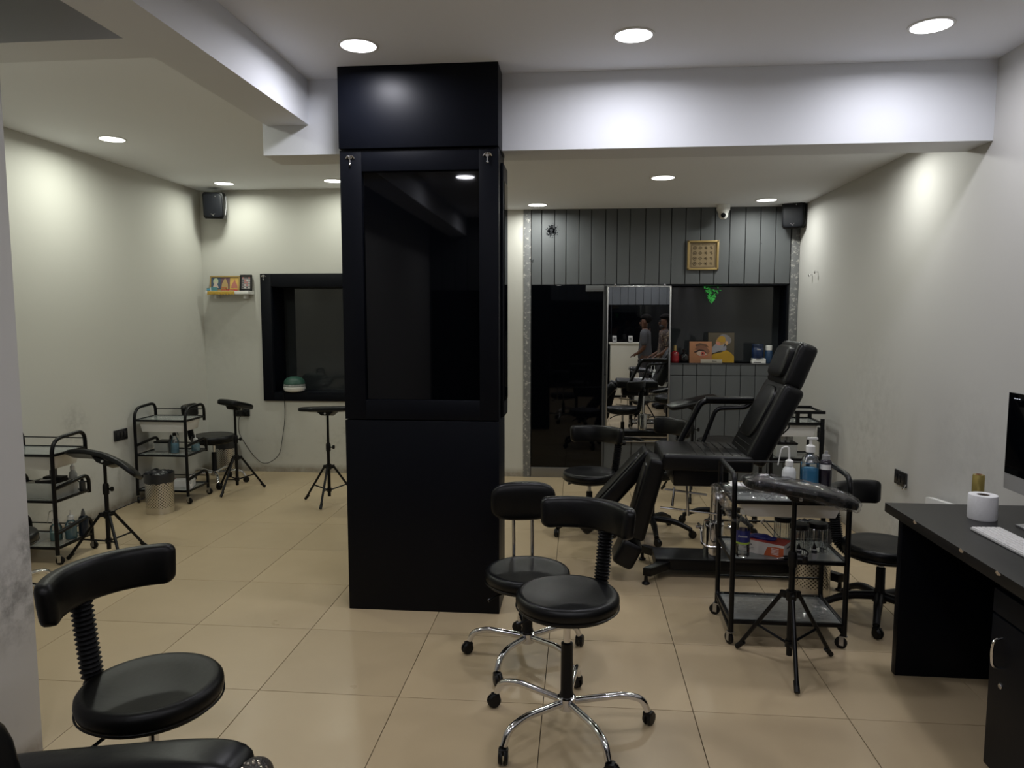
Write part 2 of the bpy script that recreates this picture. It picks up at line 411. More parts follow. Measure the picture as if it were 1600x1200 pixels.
# floor slab and tiles
fl = MB().bx(XL, XR, 1.9, YB, -0.06, -0.008).bx(PX, XR, YF, 1.9, -0.06, -0.008).build('floor', GROUT)
struct(fl, 'beige vitrified tile floor with thin dark joints', 'floor')
gx = [-0.733 + 0.6 * k for k in range(-6, 6)]
gy = [3.425 + 0.603 * k for k in range(-10, 7)]
tcache = {}
for i in range(len(gx) - 1):
    for j in range(len(gy) - 1):
        y0, y1 = max(gy[j], YF), min(gy[j + 1], YB)
        x0, x1 = max(gx[i], XL if (y0 + y1) / 2 > 1.95 else PX), min(gx[i + 1], XR)
        if x1 - x0 < 0.02 or y1 - y0 < 0.02: continue
        key = (round(x1 - x0, 3), round(y1 - y0, 3))
        if key not in tcache:
            me = MB().box((0, 0, -0.004), (key[0] - 0.003, key[1] - 0.003, 0.008), bev=0.0009, seg=1).mesh('tile')
            me.materials.append(TILE); tcache[key] = me
        put('tile', tcache[key], None, fl, ((x0 + x1) / 2, (y0 + y1) / 2, 0))

# walls
o = MB().bx(XL - 0.12, XL, 1.9, YB + 0.4, 0, 3.05).build('wall_left', WALL); struct(o, 'cream painted left wall with scuff marks near the floor', 'wall')
o = MB().bx(XR, XR + 0.12, YF, YB + 0.4, 0, 3.05).build('wall_right', WALLN); struct(o, 'off-white painted right wall with a stain above the desk and a painted shadow', 'wall')
o = MB().bx(XL, PX, 1.9, 2.34, 0, 3.05, bev=0.004).build('wall_partition', WALLN); struct(o, 'white partition end at the left edge of the frame with a grey stain', 'wall')
o = MB().bx(PX - 0.12, PX - 0.001, YF, 1.9, 0, 3.05).build('wall_near', WALLN); struct(o, 'white side wall beside the camera', 'wall')

# back wall: plaster with the left recess, plank zone to the right
wx0, wx1, wz0, wz1 = -3.035, -1.72, 0.80, 1.865          # left window recess
bxs = -0.535
m = MB()
m.bx(XL, wx0, YB, YB + 0.35, 0, 2.9).bx(wx1, bxs, YB, YB + 0.35, 0, 2.9).bx(wx0, wx1, YB, YB + 0.35, wz1, 2.9).bx(wx0, wx1, YB, YB + 0.35, 0, wz0)
wb = m.build('wall_back', WALL); struct(wb, 'rear wall, cream plaster on the left and grey planks on the right', 'wall')
# backing behind planks (dark gaps) with an opening for the sill window
sx0, sx1, sz0, sz1 = 0.80, 1.925, 1.125, 1.862
m = MB().bx(bxs, 2.02, YB + 0.012, YB + 0.35, sz1, 2.62).bx(bxs, sx0, YB + 0.012, YB + 0.35, 0, sz1).bx(sx0, 2.02, YB + 0.012, YB + 0.35, 0, sz0).bx(sx1, 2.02, YB + 0.012, YB + 0.35, sz0, sz1)
m.build('backing_board', GAP, wb)
px_edges = [-0.46, -0.361, -0.238, -0.13, -0.007, 0.11, 0.243, 0.35, 0.468, 0.613, 0.745, 0.853, 0.984, 1.12, 1.25, 1.386, 1.527, 1.663, 1.80, 1.94]
for k, (a, b) in enumerate(zip(px_edges, px_edges[1:])):
    jit = random.uniform(-0.0015, 0.0015)
    MB().bx(a + 0.003, b - 0.003, YB + jit, YB + 0.013, 1.868 + random.uniform(0, .002), ZR + 0.01, bev=0.002, seg=1).build('plank', PLANK, wb)
low = [0.243, 0.375, 0.51, 0.645, 0.78, 0.86, 0.985, 1.115, 1.245, 1.385, 1.52, 1.655, 1.79, 1.94]
for a, b in zip(low, low[1:]):
    MB().bx(a + 0.003, b - 0.003, YB + random.uniform(-.001, .001), YB + 0.013, 0.004, 1.005, bev=0.002, seg=1).build('plank', PLANK, wb)
    if a > 0.77:
        MB().bx(a + 0.003, b - 0.003, YB + random.uniform(-.001, .001), YB + 0.013, 1.011, 1.122, bev=0.002, seg=1).build('plank', PLANK, wb)
for a, b in ((0.243, 0.375), (0.375, 0.51), (0.51, 0.645), (0.645, 0.80)):
    MB().bx(a + 0.003, b - 0.003, YB, YB + 0.013, 1.011, 1.865, bev=0.002, seg=1).build('plank', PLANK, wb)
MB().bx(-0.535, -0.464, YB - 0.008, YB + 0.013, 0.0, ZR + 0.01, bev=0.003).build('edge_strip', PEEL, wb)
MB().bx(1.945, 2.018, YB - 0.008, YB + 0.013, 0.0, ZR + 0.01, bev=0.003).build('edge_strip', PEEL, wb)
MB().bx(sx0, sx1, YB - 0.004, YB + 0.30, sz0 - 0.012, sz0, bev=0.002).build('window_sill', mat('dark_sill', (0.03, 0.032, 0.036), 0.4), wb)
# dark burnt smear and hole on the planks
DARK = mat('soot_mark', (0.010, 0.012, 0.016), 0.9)
def blot(cx, cz, r, n, y=YB - 0.0022):
    mm = MB()
    for _ in range(n):
        q = random.uniform(0, 2 * PI); d = r * random.random() ** 0.7
        s = random.uniform(0.10, 0.28) * r * (1.1 - d / r)
        k = 7; pts = [(cx + d * math.cos(q) + s * random.uniform(.6, 1.2) * math.cos(2 * PI * i / k), cz + d * math.sin(q) + s * random.uniform(.6, 1.2) * math.sin(2 * PI * i / k)) for i in range(k)]
        mm.prism(pts, 'y', y, y + 0.0012)
    return mm
blot(-0.262, 2.375, 0.07, 120).prism([(-0.27 + .016 * math.cos(q * .7), 2.38 + .016 * math.sin(q * .7)) for q in range(9)], 'y', YB - .003, YB).build('soot_mark', DARK, wb)
blot(-0.455, 2.09, 0.035, 14, YB - 0.009).build('soot_mark', DARK, wb)
for cx, cz, r in ((1.672, 2.245, .018), (0.19, 2.105, .008), (0.245, 2.09, .007), (1.42, 2.07, .008), (1.46, 2.07, .006), (1.50, 2.07, .008), (1.705, 1.93, .008), (1.75, 1.93, .01)):
    blot(cx, cz, r, 6).build('screw_hole', DARK, wb)

# ceilings and beams
o = MB().bx(-1.445, XR, YF, 3.87, ZU, ZU + 0.1).build('ceiling', CEIL); struct(o, 'white main ceiling over the desk with three round lights', 'ceiling')
o = MB().bx(-1.2, XR, 4.12, YB + 0.3, ZR, ZR + 0.1).build('ceiling', CEIL); struct(o, 'lower white ceiling in front of the grey plank wall', 'ceiling')
o = MB().bx(XL, -1.70, 2.83, YB + 0.3, ZL, ZL + 0.1).bx(-1.70, -1.2, 4.12, YB + 0.3, ZL, ZL + 0.1).bx(-1.2, -1.15, 4.1, YB + 0.3, ZR, ZL).build('ceiling', CEIL); struct(o, 'cream ceiling over the left bay with black framed window', 'ceiling')
o = MB().bx(XL, -1.68, 1.9, 2.63, 2.90, 3.0).build('ceiling', RECESS); struct(o, 'recessed ceiling panel at upper left corner, shade painted in dark grey', 'ceiling')
o = MB().bx(-1.70, XR, 3.87, 4.12, 2.432, 2.92).build('trim_1', BEAM); struct(o, 'wide white cross beam running behind the black column', 'beam')
o = MB().bx(-1.675, -1.445, YF, 3.87, 2.587, 2.95).build('trim_2', BEAM); struct(o, 'white lengthwise ceiling beam at upper left', 'beam')
o = MB().bx(XL, -1.675, 2.63, 2.83, 2.587, 2.95).build('trim_3', BEAM); struct(o, 'short white ceiling beam above the left partition', 'beam')
o = MB().bx(PX - .1, -1.675, YF, 1.9, 2.90, 3.0).build('ceiling', RECESS); struct(o, 'ceiling strip beyond the upper left beam, shade painted in grey', 'ceiling')

# wall behind the camera: planks over dark shop glass (seen in the mirror)
wf = MB().bx(PX, XR, YF - 0.15, YF - 0.02, 0, 2.85).build('wall_front', GAP); struct(wf, 'shopfront wall of grey planks over black glass, seen only in the mirror', 'wall')
k = PX
while k < XR - 0.05:
    MB().bx(k + 0.003, min(k + 0.165, XR) - 0.003, YF - 0.02, YF, 1.90, ZU, bev=0.002, seg=1).build('plank', PLANK, wf); k += 0.165
for a in (-1.9, -0.6, 0.7):
    MB().bx(a, a + 1.28, YF - 0.02, YF - 0.008, 0.02, 1.89, bev=0.002, seg=1).build('pane', BGLASS, wf)

# left window: black frame, deep black reveal, tinted pane
wn = thing('window_1', 'black framed square window recess in the cream rear wall', 'window', (0, 0, 0)); wn['kind'] = 'structure'
m = MB()
fx0, fx1, fz0, fz1 = -3.143, -1.612, 0.725, 1.985
m.bx(fx0, wx0, YB - 0.02, YB, fz0, fz1, bev=.002).bx(wx1, fx1, YB - 0.02, YB, fz0, fz1, bev=.002).bx(wx0, wx1, YB - 0.02, YB, wz1, fz1, bev=.002).bx(wx0, wx1, YB - 0.02, YB, fz0, wz0, bev=.002)
m.build('window_frame', LAMIN, wn)
m = MB().bx(wx0 - .001, wx0 + .008, YB - .01, YB + .29, wz0, wz1).bx(wx1 - .008, wx1 + .001, YB - .01, YB + .29, wz0, wz1).bx(wx0, wx1, YB - .01, YB + .29, wz1 - .008, wz1 + .001)
m.build('reveal', LAMIN, wn)
MB().bx(wx0, wx1, YB - .012, YB + .29, wz0 - .001, wz0 + .01, bev=.002).build('window_sill', LAMIN, wn)
MB().bx(wx0, wx1, YB + .28, YB + .295, wz0, wz1).build('pane', WGLASS, wn)

def silver_latch(parent, loc):
    """small silver T-headed latch"""
    m = MB().tube(fillet([(-0.022, 0, 0.004), (-0.012, -0.004, 0.018), (0, -0.006, 0.012), (0.012, -0.004, 0.018), (0.022, 0, 0.004)], .006, 3), 0.0035, 6)
    m.cyl((0, -0.005, 0.016), (0, -0.005, -0.022), 0.004, n=8).cyl((0, 0.004, 0.010), (0, -0.004, 0.010), 0.011, n=12)
    m.sel((0, -0.005, -0.026), (.006, .004, .006), (1, 1), n=8, m=6)
    return m.build('latch', CHROME, parent, loc)
silver_latch(wn, (-3.105, YB - 0.022, 1.952))

# rear window above the sill
wn2 = thing('window_2', 'dark glass window above the plank sill on the rear wall', 'window', (0, 0, 0)); wn2['kind'] = 'structure'
MB().bx(sx0, sx1, YB + .24, YB + .255, sz0, sz1).build('pane', WGLASS, wn2)
MB().bx(sx0, sx0 + .008, YB + .0, YB + .24, sz0, sz1).bx(sx1 - .008, sx1, YB + .0, YB + .24, sz0, sz1).bx(sx0, sx1, YB + .0, YB + .24, sz1 - .008, sz1).build('reveal', LAMIN, wn2)

# dark glass door
dr = thing('door_1', 'tall dark glass door in the grey plank wall', 'door', (-0.11, YB, 0)); dr['kind'] = 'structure'
MB().bx(-0.348, 0.348, -0.004, 0.010, 0.10, 1.862, bev=.002, seg=1).build('pane', BGLASS, dr)
MB().bx(-0.348, 0.348, -0.012, 0.010, 0.012, 0.10, bev=.003).build('bottom_rail', DSTEEL, dr)
MB().bx(0.17, 0.342, -0.032, -0.004, 1.802, 1.858, bev=.004).build('door_closer', mat('grey_metal', (.12, .125, .13), .4), dr)
MB().bx(-0.35, 0.355, -0.01, 0.011, 0.0, 0.012).build('threshold', DSTEEL, dr)
MB().bx(0.335, 0.352, -0.016, 0.011, 0.0, 1.862).build('jamb', mat('dark_jamb', (.05, .052, .055), .4), dr)

# =================================================================== THINGS
# ---- black column
cl = thing('clad_column', 'tall black laminate column with framed black glass panel', 'column', (-0.815, 3.695, 0))
hw = 0.407
MB().bx(-hw + .004, hw - .004, 0.045, 0.30, 0, 2.815).build('core', LAMIN, cl)
MB().bx(-hw, hw, -0.012, 0.29, 2.417, 2.819, bev=.002).build('upper_panel', LAMIN, cl)
MB().bx(-hw, hw, 0.0, 0.29, 0, 1.028, bev=.002).build('lower_panel', LAMIN, cl)
gx0, gx1, gz0, gz1 = -0.295, 0.315, 1.135, 2.305
gx1 = 0.308
m = MB()
m.bx(-hw, gx0, 0.0, .05, 1.034, 2.411, bev=.002).bx(gx1, hw, 0.0, .05, 1.034, 2.411, bev=.002).bx(gx0, gx1, 0.0, .05, gz1, 2.411, bev=.002).bx(gx0, gx1, 0.0, .05, 1.034, gz0, bev=.002)
m.build('frame', LAMIN, cl)
MB().bx(gx0, gx1, 0.024, 0.034, gz0, gz1).build('glass_panel', BGLASS, cl)
silver_latch(cl, (-0.352, -0.002, 2.365)); silver_latch(cl, (0.352, -0.002, 2.365))
m = MB().bx(hw - .002, hw + .012, 0.12, 0.34, 1.034, 2.36, bev=.003); m.build('side_frame', LAMIN, cl)
MB().bx(hw + .012, hw + .016, 0.15, 0.31, 1.12, 2.27).build('side_glass', BGLASS, cl)

# ---- ceiling lights
EMIT = {}
def ceiling_light(x, y, z, col, label, power=1.0, grp='round ceiling lights', r=0.082):
    t = thing('ceiling_light', label, 'ceiling light', (x, y, z), 0, grp)
    MB().lathe([(r, 0.0), (r + .012, 0.0), (r + .012, -0.004), (r + .004, -0.006), (r, -0.005), (r, 0.0)], 28).build('frame', WPLAST, t)
    key = tuple(col)
    if key not in EMIT:
        EMIT[key] = mat('lamp_diffuser_%d' % len(EMIT), (0.9, 0.9, 0.9), 0.5, emit=col, es=6.0)
        EMIT[key].cycles.emission_sampling = 'NONE'
    MB().lathe([(0, -0.0045), (r, -0.0035), (r, 0.0), (0, 0.0)], 28).build('diffuser', EMIT[key], t)
    ld = bpy.data.lights.new('lamp_light', 'AREA'); ld.shape = 'DISK'; ld.size = 2 * r; ld.energy = LAMP_W * power; ld.color = col; ld.spread = math.radians(170)
    lo = bpy.data.objects.new('lamp_light', ld); C.objects.link(lo); lo.parent = t; lo.location = (0, 0, -0.008)
    return t
ceiling_light(-1.028, 3.413, ZU, COOL, 'round ceiling light just left of the black column top', 1.0)
ceiling_light(0.231, 3.405, ZU, COOL, 'round ceiling light in the middle of the main ceiling', 1.0)
ceiling_light(1.5, 3.414, ZU, COOL, 'round ceiling light nearest the right wall on the main ceiling', 0.9)
for x in (-1.03, 0.23, 1.5):
    for y in (0.83, -1.25):
        ceiling_light(x, y, ZU, COOL, 'round ceiling light %s the camera on the %s' % ('just ahead of' if y > 0 else 'behind', {-1.03: 'left', .23: 'middle line', 1.5: 'right'}[x]), 1.0, 'round ceiling lights behind the camera')
ceiling_light(0.598, 5.477, ZR, MILD, 'round ceiling light in the middle of the lower rear ceiling', 1.0)
ceiling_light(-0.385, 6.70, ZR, MILD, 'round ceiling light above the dark glass door', 1.0)
ceiling_light(1.613, 6.606, ZR, MILD, 'round ceiling light between the white camera and the right speaker', 1.0)
ceiling_light(1.68, 4.58, ZR, MILD, 'round ceiling light hidden behind the cross beam on the right', 0.85)
ceiling_light(-3.252, 4.922, ZL, WARM, 'round ceiling light nearest the bright patch of left wall', 1.5)
ceiling_light(-2.244, 3.25, ZL, WARM, 'added round ceiling light, unseen above the short beam near the partition', 0.7)  # unseen lamp added to brighten the left floor and the near stool
ceiling_light(-3.252, 3.25, ZL, WARM, 'added round ceiling light, unseen in the corner behind the white partition', 0.7)  # second added lamp, out of view, for the left bay floor
ceiling_light(-3.301, 6.627, ZL, WARM, 'round ceiling light beside the left corner speaker', 0.75)
ceiling_light(-2.244, 6.595, ZL, WARM, 'round ceiling light partly hidden by the black column', 0.75)

# ---- stools
def bellows(path, r, turns, rr=0.006):
    P = [Vector(p) for p in path]
    m = MB(); n = turns * 4
    pts = []; rad = []
    # resample the path
    L = [0]
    for a, b in zip(P, P[1:]): L.append(L[-1] + (b - a).length)
    for i in range(n + 1):
        d = L[-1] * i / n; j = 0
        while j < len(P) - 2 and L[j + 1] < d: j += 1
        u = (d - L[j]) / max(1e-6, L[j + 1] - L[j])
        pts.append(P[j].lerp(P[j + 1], u)); rad.append(r + rr * (1, 0, -1, 0)[i % 4])
    m.tube(pts, rad, 18)
    return m

def caster(parent, ang, R, m_top=BPLAST, zt=0.085, big=0.027):
    c = Matrix.Rotation(ang, 4, 'Z') @ Vector((R, 0, 0))
    sw = ang + 0.8
    mx = Matrix.Translation(c) @ Matrix.Rotation(sw, 4, 'Z')
    m = MB()
    for s in (-1, 1):
        m.lathe([(0, 0), (big, 0), (big + .001, .004), (big - .004, .013), (0, .015)], 16, Matrix.Translation((0.012, s * 0.004, big)) @ Matrix.Rotation(-s * PI / 2, 4, 'X'))
    m.box((0.006, 0, big + .018), (.034, .036, .022), bev=.008)
    m.cyl((0, 0, big + .02), (0, 0, zt), .008, n=10)
    m.xf(mx)
    return m.build('caster', m_top, parent)

def stool(label, loc, seat_z, back_ang, base='chrome', phase=0.2, back='bellows', R=0.315, hubz=0.125, seat_r=0.195, span=1.05, back_z=None, leather=None, lift_ang=2.5, pole_lean=0.03, grp='wheeled black stools', back_shift=0.0, bh=0.122, br=None):
    leather = leather or LEATHER
    t = thing('wheeled_stool', label, 'stool', loc, 0, grp)
    bm_ = CHROME if base == 'chrome' else BPLAST
    r = seat_r
    MB().lathe([(0, seat_z - .078), (r * .80, seat_z - .076), (r * .93, seat_z - .066), (r * .985, seat_z - .045), (r, seat_z - .030), (r * .992, seat_z - .014), (r * .955, seat_z - .004), (r * .90, seat_z + .001), (r * .84, seat_z - .001), (r * .5, seat_z + .002), (0, seat_z + .003)], 48).build('seat', leather, t)
    MB().tube([(r * .992 * math.cos(2 * PI * k / 48), r * .992 * math.sin(2 * PI * k / 48), seat_z - .052) for k in range(48)], .003, 6, closed=True).build('piping', leather, t)
    # gas lift and shroud
    MB().cyl((0, 0, hubz), (0, 0, seat_z - .075), .0135, n=14).build('gas_lift', CHROME if base == 'chrome' else STEEL, t)
    MB().lathe([(0, hubz - .03), (.027, hubz - .03), (.027, hubz + .02), (.0235, hubz + .03), (.0225, hubz + (seat_z - hubz) * .52), (.015, hubz + (seat_z - hubz) * .52 + .004), (0, hubz + (seat_z - hubz) * .52 + .004)], 20).build('shroud', BPLAST, t)
    m = MB().box((0, 0, seat_z - .085), (.14, .14, .012), bev=.003)
    m.build('seat_plate', BMETAL, t)
    la = lift_ang
    MB().tube(fillet([(0.03 * math.cos(la), 0.03 * math.sin(la), seat_z - .095), (.13 * math.cos(la), .13 * math.sin(la), seat_z - .10), (.19 * math.cos(la), .19 * math.sin(la), seat_z - .125)], .03), [.005] * 7 + [.008], 8).build('lever', BMETAL, t)
    MB().lathe([(0, hubz - .038), (.034, hubz - .038), (.036, hubz - .02), (.036, hubz + .006), (.028, hubz + .012), (0, hubz + .012)], 20).build('hub', bm_, t)
    for k in range(5):
        a = phase + 2 * PI * k / 5
        rot = Matrix.Rotation(a, 4, 'Z')
        if base == 'chrome':
            p = fillet([(.02, 0, hubz - .012), (R * .70, 0, hubz + .004), (R * .93, 0, hubz - .016), (R, 0, .060)], [.08, .045], 5)
            m = MB().tube([rot @ q for q in p], .0135, 12)
        else:
            m = MB()
            p = fillet([(.02, 0, hubz - .005), (R * .60, 0, hubz - .012), (R, 0, .062)], [.10], 6)
            m.tube([rot @ q for q in p], [.023, .022, .022, .022, .021, .020, .019, .018, .017][:len(p)] if len(p) <= 9 else .02, 12)
        m.build('leg', bm_, t)
        caster(t, a, R, zt=0.07)
    ca, sa = math.cos(back_ang), math.sin(back_ang)
    if back == 'bellows':
        bz = back_z if back_z else seat_z + .215
        br = br or seat_r + .045
        e = Vector((ca, sa, 0))
        p0 = e * (seat_r - .035) + Vector((0, 0, seat_z - .075)); p1 = e * (seat_r + .018) + Vector((0, 0, seat_z - .03)); p2 = e * (br + pole_lean * .3) + Vector((0, 0, bz - .01))
        bellows(fillet([p0, p1, p2], .03), .0275, 25, .0045).build('bellows', RUBBER, t)
        m = MB().arcpad(br, -span, span, bz, bh, .052, lean=.10, droop=0.0)
        m.xf(Matrix.Rotation(back_ang + back_shift, 4, 'Z'))
        m.build('backrest', leather, t)
        MB().cyl(e * (br + .02) + Vector((0, 0, bz - .05)), e * (br + .052) + Vector((0, 0, bz - .055)), .016, .019, 12).build('knob', BPLAST, t)
    elif back == 'rods':
        bz = back_z
        for s in (-1, 1):
            q = Vector((-sa, ca, 0)) * s * .045; e = Vector((ca, sa, 0))
            MB().tube(fillet([e * .12 + q + Vector((0, 0, seat_z - .085)), e * (seat_r + .012) + q + Vector((0, 0, seat_z - .08)), e * (seat_r + .03) + q + Vector((0, 0, bz))], .04), .0085, 10).build('back_rod', CHROME, t)
        def bend(v): return Vector((v.x, v.y + 0.35 * -v.x * v.x * 1.0, v.z))
        m = MB().sel((0, 0, 0), (.158, .038, .094), (.62, .8), n=36, m=18, warp=bend)
        m.xf(Matrix.Translation(Vector((ca, sa, 0)) * (seat_r + .02) + Vector((0, 0, bz))) @ Matrix.Rotation(back_ang - PI / 2, 4, 'Z'))
        m.build('backrest', leather, t)
    return t

stool('black round stool with ribbed back post and chrome star base at front centre', (-0.035, 2.65, 0), .545, math.radians(52), phase=math.radians(10), span=.92, back_z=.785, back_shift=.22, lift_ang=3.3)
stool('black round stool with oval backrest on two chrome rods', (-0.225, 3.215, 0), .425, math.radians(100), phase=math.radians(30), R=.275, back='rods', back_z=.685, lift_ang=3.6, hubz=.118)
stool('black round stool with ribbed back post in the left foreground', (-1.21, 1.885, 0), .535, math.radians(168), phase=math.radians(40), leather=LEATHER2, span=1.0, back_z=.80, back_shift=-.15, lift_ang=4.2)
stool('black round stool half hidden behind the near leg rests of the tattoo chair', (0.085, 5.25, 0), .445, math.radians(28), base='black', phase=math.radians(215), R=.28, span=.95, back_z=.685, back_shift=.75)
stool('black stool standing behind the seat of the tattoo chair', (0.53, 5.2, 0), .50, math.radians(30), base='black', phase=math.radians(272), R=.285, span=.80, back_z=.765, back_shift=.12)
stool('black stool glimpsed through the armrest of the tattoo chair', (1.075, 5.45, 0), .66, math.radians(90), base='black', phase=math.radians(20), R=.28, back='none')
stool('black stool with ribbed back post and black star base beside the desk', (1.575, 3.835, 0), .402, math.radians(152), base='black', phase=math.radians(246), R=.275, span=.85, back_z=.615, back_shift=-.55, bh=.125)
t = stool('black backless-looking round stool behind the left wall trolley', (-3.40, 6.44, 0), .465, math.radians(182), phase=math.radians(15), R=.27, span=.55, back_z=.69, hubz=.118)
t['label'] = 'black round stool with low backrest behind the left wall trolley'
stool('black stool mostly hidden behind the white partition on the left', (-3.12, 3.55, 0), .40, math.radians(200), base='chrome', phase=math.radians(0), R=.29, span=.8)

# ---- tattoo chair
ch = thing('tattoo_chair', 'black leather reclining tattoo chair with split leg rests', 'reclining chair', (0.83, 4.44, 0))
def RY(a): return Matrix.Rotation(a, 3, 'Y')
def slab(cx, cz, y0, y1, L, T, ang, bev, name, parent=ch, mt=LEATHER, seam=True):
    """pad whose long side runs at ang (radians above +x) in the xz plane; coordinates in room space"""
    c = (cx - .83, (y0 + y1) / 2 - 4.44, cz)
    o = MB().box((0, 0, 0), (L, y1 - y0, T), bev=bev, seg=4).build(name, mt, parent, c, (0, -ang, 0), angle=60)
    if seam:
        p = []
        a, b = L / 2 - bev * .35, (y1 - y0) / 2 - bev * .35
        p = fillet([(-a, -b, 0), (a, -b, 0), (a, b, 0), (-a, b, 0), (-a, -b, 0)], bev, 4)
        MB().tube([(q.x, q.y, T / 2 - bev * .28) for q in p], .0035, 6).build('piping', mt, o)
    return o
# seat with stitched cross seams
st = slab(0.745, .725, 4.20, 4.68, .52, .10, math.radians(-1), .028, 'seat')
for k in range(6):
    MB().tube([(-.06 + k * .05, -.215, .049), (-.06 + k * .05 + .004, 0, .0525), (-.06 + k * .05, .215, .049)], .004, 6).build('stitched_rib', LEATHER, st)
MB().bx(-.27, .05, -.17, .17, .575, .675, bev=.01).build('seat_box', BMETAL, ch)
bk = slab(1.118, .945, 4.21, 4.67, .50, .125, math.radians(64), .04, 'backrest')
MB().sel((.04, 0, .062), (.17, .155, .022), (.5, .5), n=32, m=10).build('back_cushion', LEATHER, bk)
for k in range(5):
    MB().tube([(-.20 + k * .035, -.16, .06), (-.20 + k * .035, 0, .066), (-.20 + k * .035, .16, .06)], .004, 6).build('stitched_rib', LEATHER, bk)
MB().tube(fillet([(-.02, -.20, -.063), (.03, -.215, -.075), (.05, -.20, -.063)], .02), .004, 6).build('pull_loop', BMETAL, bk)
hd = slab(1.258, 1.283, 4.24, 4.64, .275, .115, math.radians(69), .042, 'headrest')
MB().sel((0, 0, .056), (.10, .15, .034), (.4, .4), n=32, m=10).build('head_cushion', LEATHER, hd)
MB().tube([(1.19 - .83, -.08, 1.10), (1.235 - .83, -.08, 1.20)], .009, 8).tube([(1.19 - .83, .08, 1.10), (1.235 - .83, .08, 1.20)], .009, 8).build('headrest_post', CHROME, ch)
# leg rests
a1 = math.radians(75)
lg = slab(.405, .50, 4.21, 4.43, .50, .105, a1, .03, 'leg_rest')
MB().sel((0, 0, .05), (.20, .085, .016), (.45, .5), n=28, m=8).build('leg_cushion', LEATHER, lg)
slab(.297, .168, 4.21, 4.43, .165, .13, math.radians(63), .035, 'foot_rest')
a2 = math.radians(49)
lg2 = slab(.285, .525, 4.47, 4.68, .52, .10, a2, .03, 'leg_rest')
MB().sel((0, 0, .047), (.21, .082, .016), (.45, .5), n=28, m=8).build('leg_cushion', LEATHER, lg2)
slab(.075, .285, 4.47, 4.68, .15, .12, math.radians(42), .035, 'foot_rest')
MB().tube([(-.33, -.10, .66), (-.43, -.12, .62)], .010, 8).tube([(-.33, .10, .66), (-.43, .12, .62)], .010, 8).build('leg_hinge', STEEL, ch)
# far armrest
yy = .26
m = MB().tube(fillet([(.645 - .83, yy, .75), (.782 - .83, yy, 1.035), (1.10 - .83, yy, 1.035)], .05, 6), .021, 14)
m.build('armrest_frame', BMETAL, ch)
m = MB().tube(fillet([(.785 - .83, yy, .73), (.875 - .83, yy, .985), (1.06 - .83, yy, .992), (1.10 - .83, yy, 1.03)], .04, 6), .014, 12)
m.build('armrest_brace', BMETAL, ch)
MB().box((.955 - .83, yy, 1.047), (.30, .062, .028), bev=.012, seg=3).build('arm_pad', LEATHER, ch)
# pedestal
MB().lathe([(0, .06), (.062, .06), (.062, .31), (.058, .325), (.03, .328), (.028, .33), (0, .33)], 28, (0, 0, 0)).build('hydraulic_cylinder', CHROME, ch)
MB().cyl((0, 0, .32), (0, 0, .60), .024, n=18).build('piston', CHROME, ch)
m = MB()
out = [(-.36, -.115), (-.44, -.215), (-.455, -.20), (-.36, -.075)]
m.bx(-.36, .62, -.115, .115, .045, .115, bev=.008)
m.prism([(-.35, -.115), (-.445, -.235), (-.40, -.25), (-.27, -.115)], 'z', .05, .10, bev=.006)
m.prism([(-.35, .115), (-.27, .115), (-.39, .215), (-.435, .20)], 'z', .05, .10, bev=.006)
m.prism([(.60, -.115), (.53, -.115), (.66, -.25), (.70, -.235)], 'z', .05, .10, bev=.006)
m.prism([(.60, .115), (.70, .21), (.66, .22), (.53, .115)], 'z', .05, .10, bev=.006)
m.build('base_plate', BMETAL, ch)
for q in ((-.425, -.232), (-.41, .20), (.675, -.235), (.67, .205)):
    MB().lathe([(0, 0), (.022, 0), (.024, .008), (.012, .016), (.010, .052), (0, .052)], 14, (q[0], q[1], 0)).build('levelling_foot', BPLAST, ch)
m = MB().tube(fillet([(-.09, 0, .305), (-.09, -.09, .30), (-.09, -.12, .22), (-.055, -.13, .20), (.055, -.13, .20), (.09, -.12, .22), (.09, -.09, .30), (.09, 0, .305)], .02, 4), .008, 8)
m.cyl((-.12, -.07, .305), (-.07, -.07, .305), .010, n=10).cyl((.07, -.07, .305), (.12, -.07, .305), .010, n=10)
m.build('foot_pedal', CHROME, ch)
MB().tube([(-.34, -.13, .435), (.03, -.13, .40)], .007, 8).build('release_rod', CHROME, ch)
MB().tube([(-.19, -.16, .58), (-.18, -.17, .40)], [.006, .009], 8).build('release_lever', CHROME, ch)
MB().tube([(-.26, -.14, .56), (-.27, -.15, .45)], [.006, .008], 8).build('release_lever', CHROME, ch)
MB().tube([(-.30, -.02, .52), (-.05, -.02, .49)], .007, 8).build('release_rod', STEEL, ch)

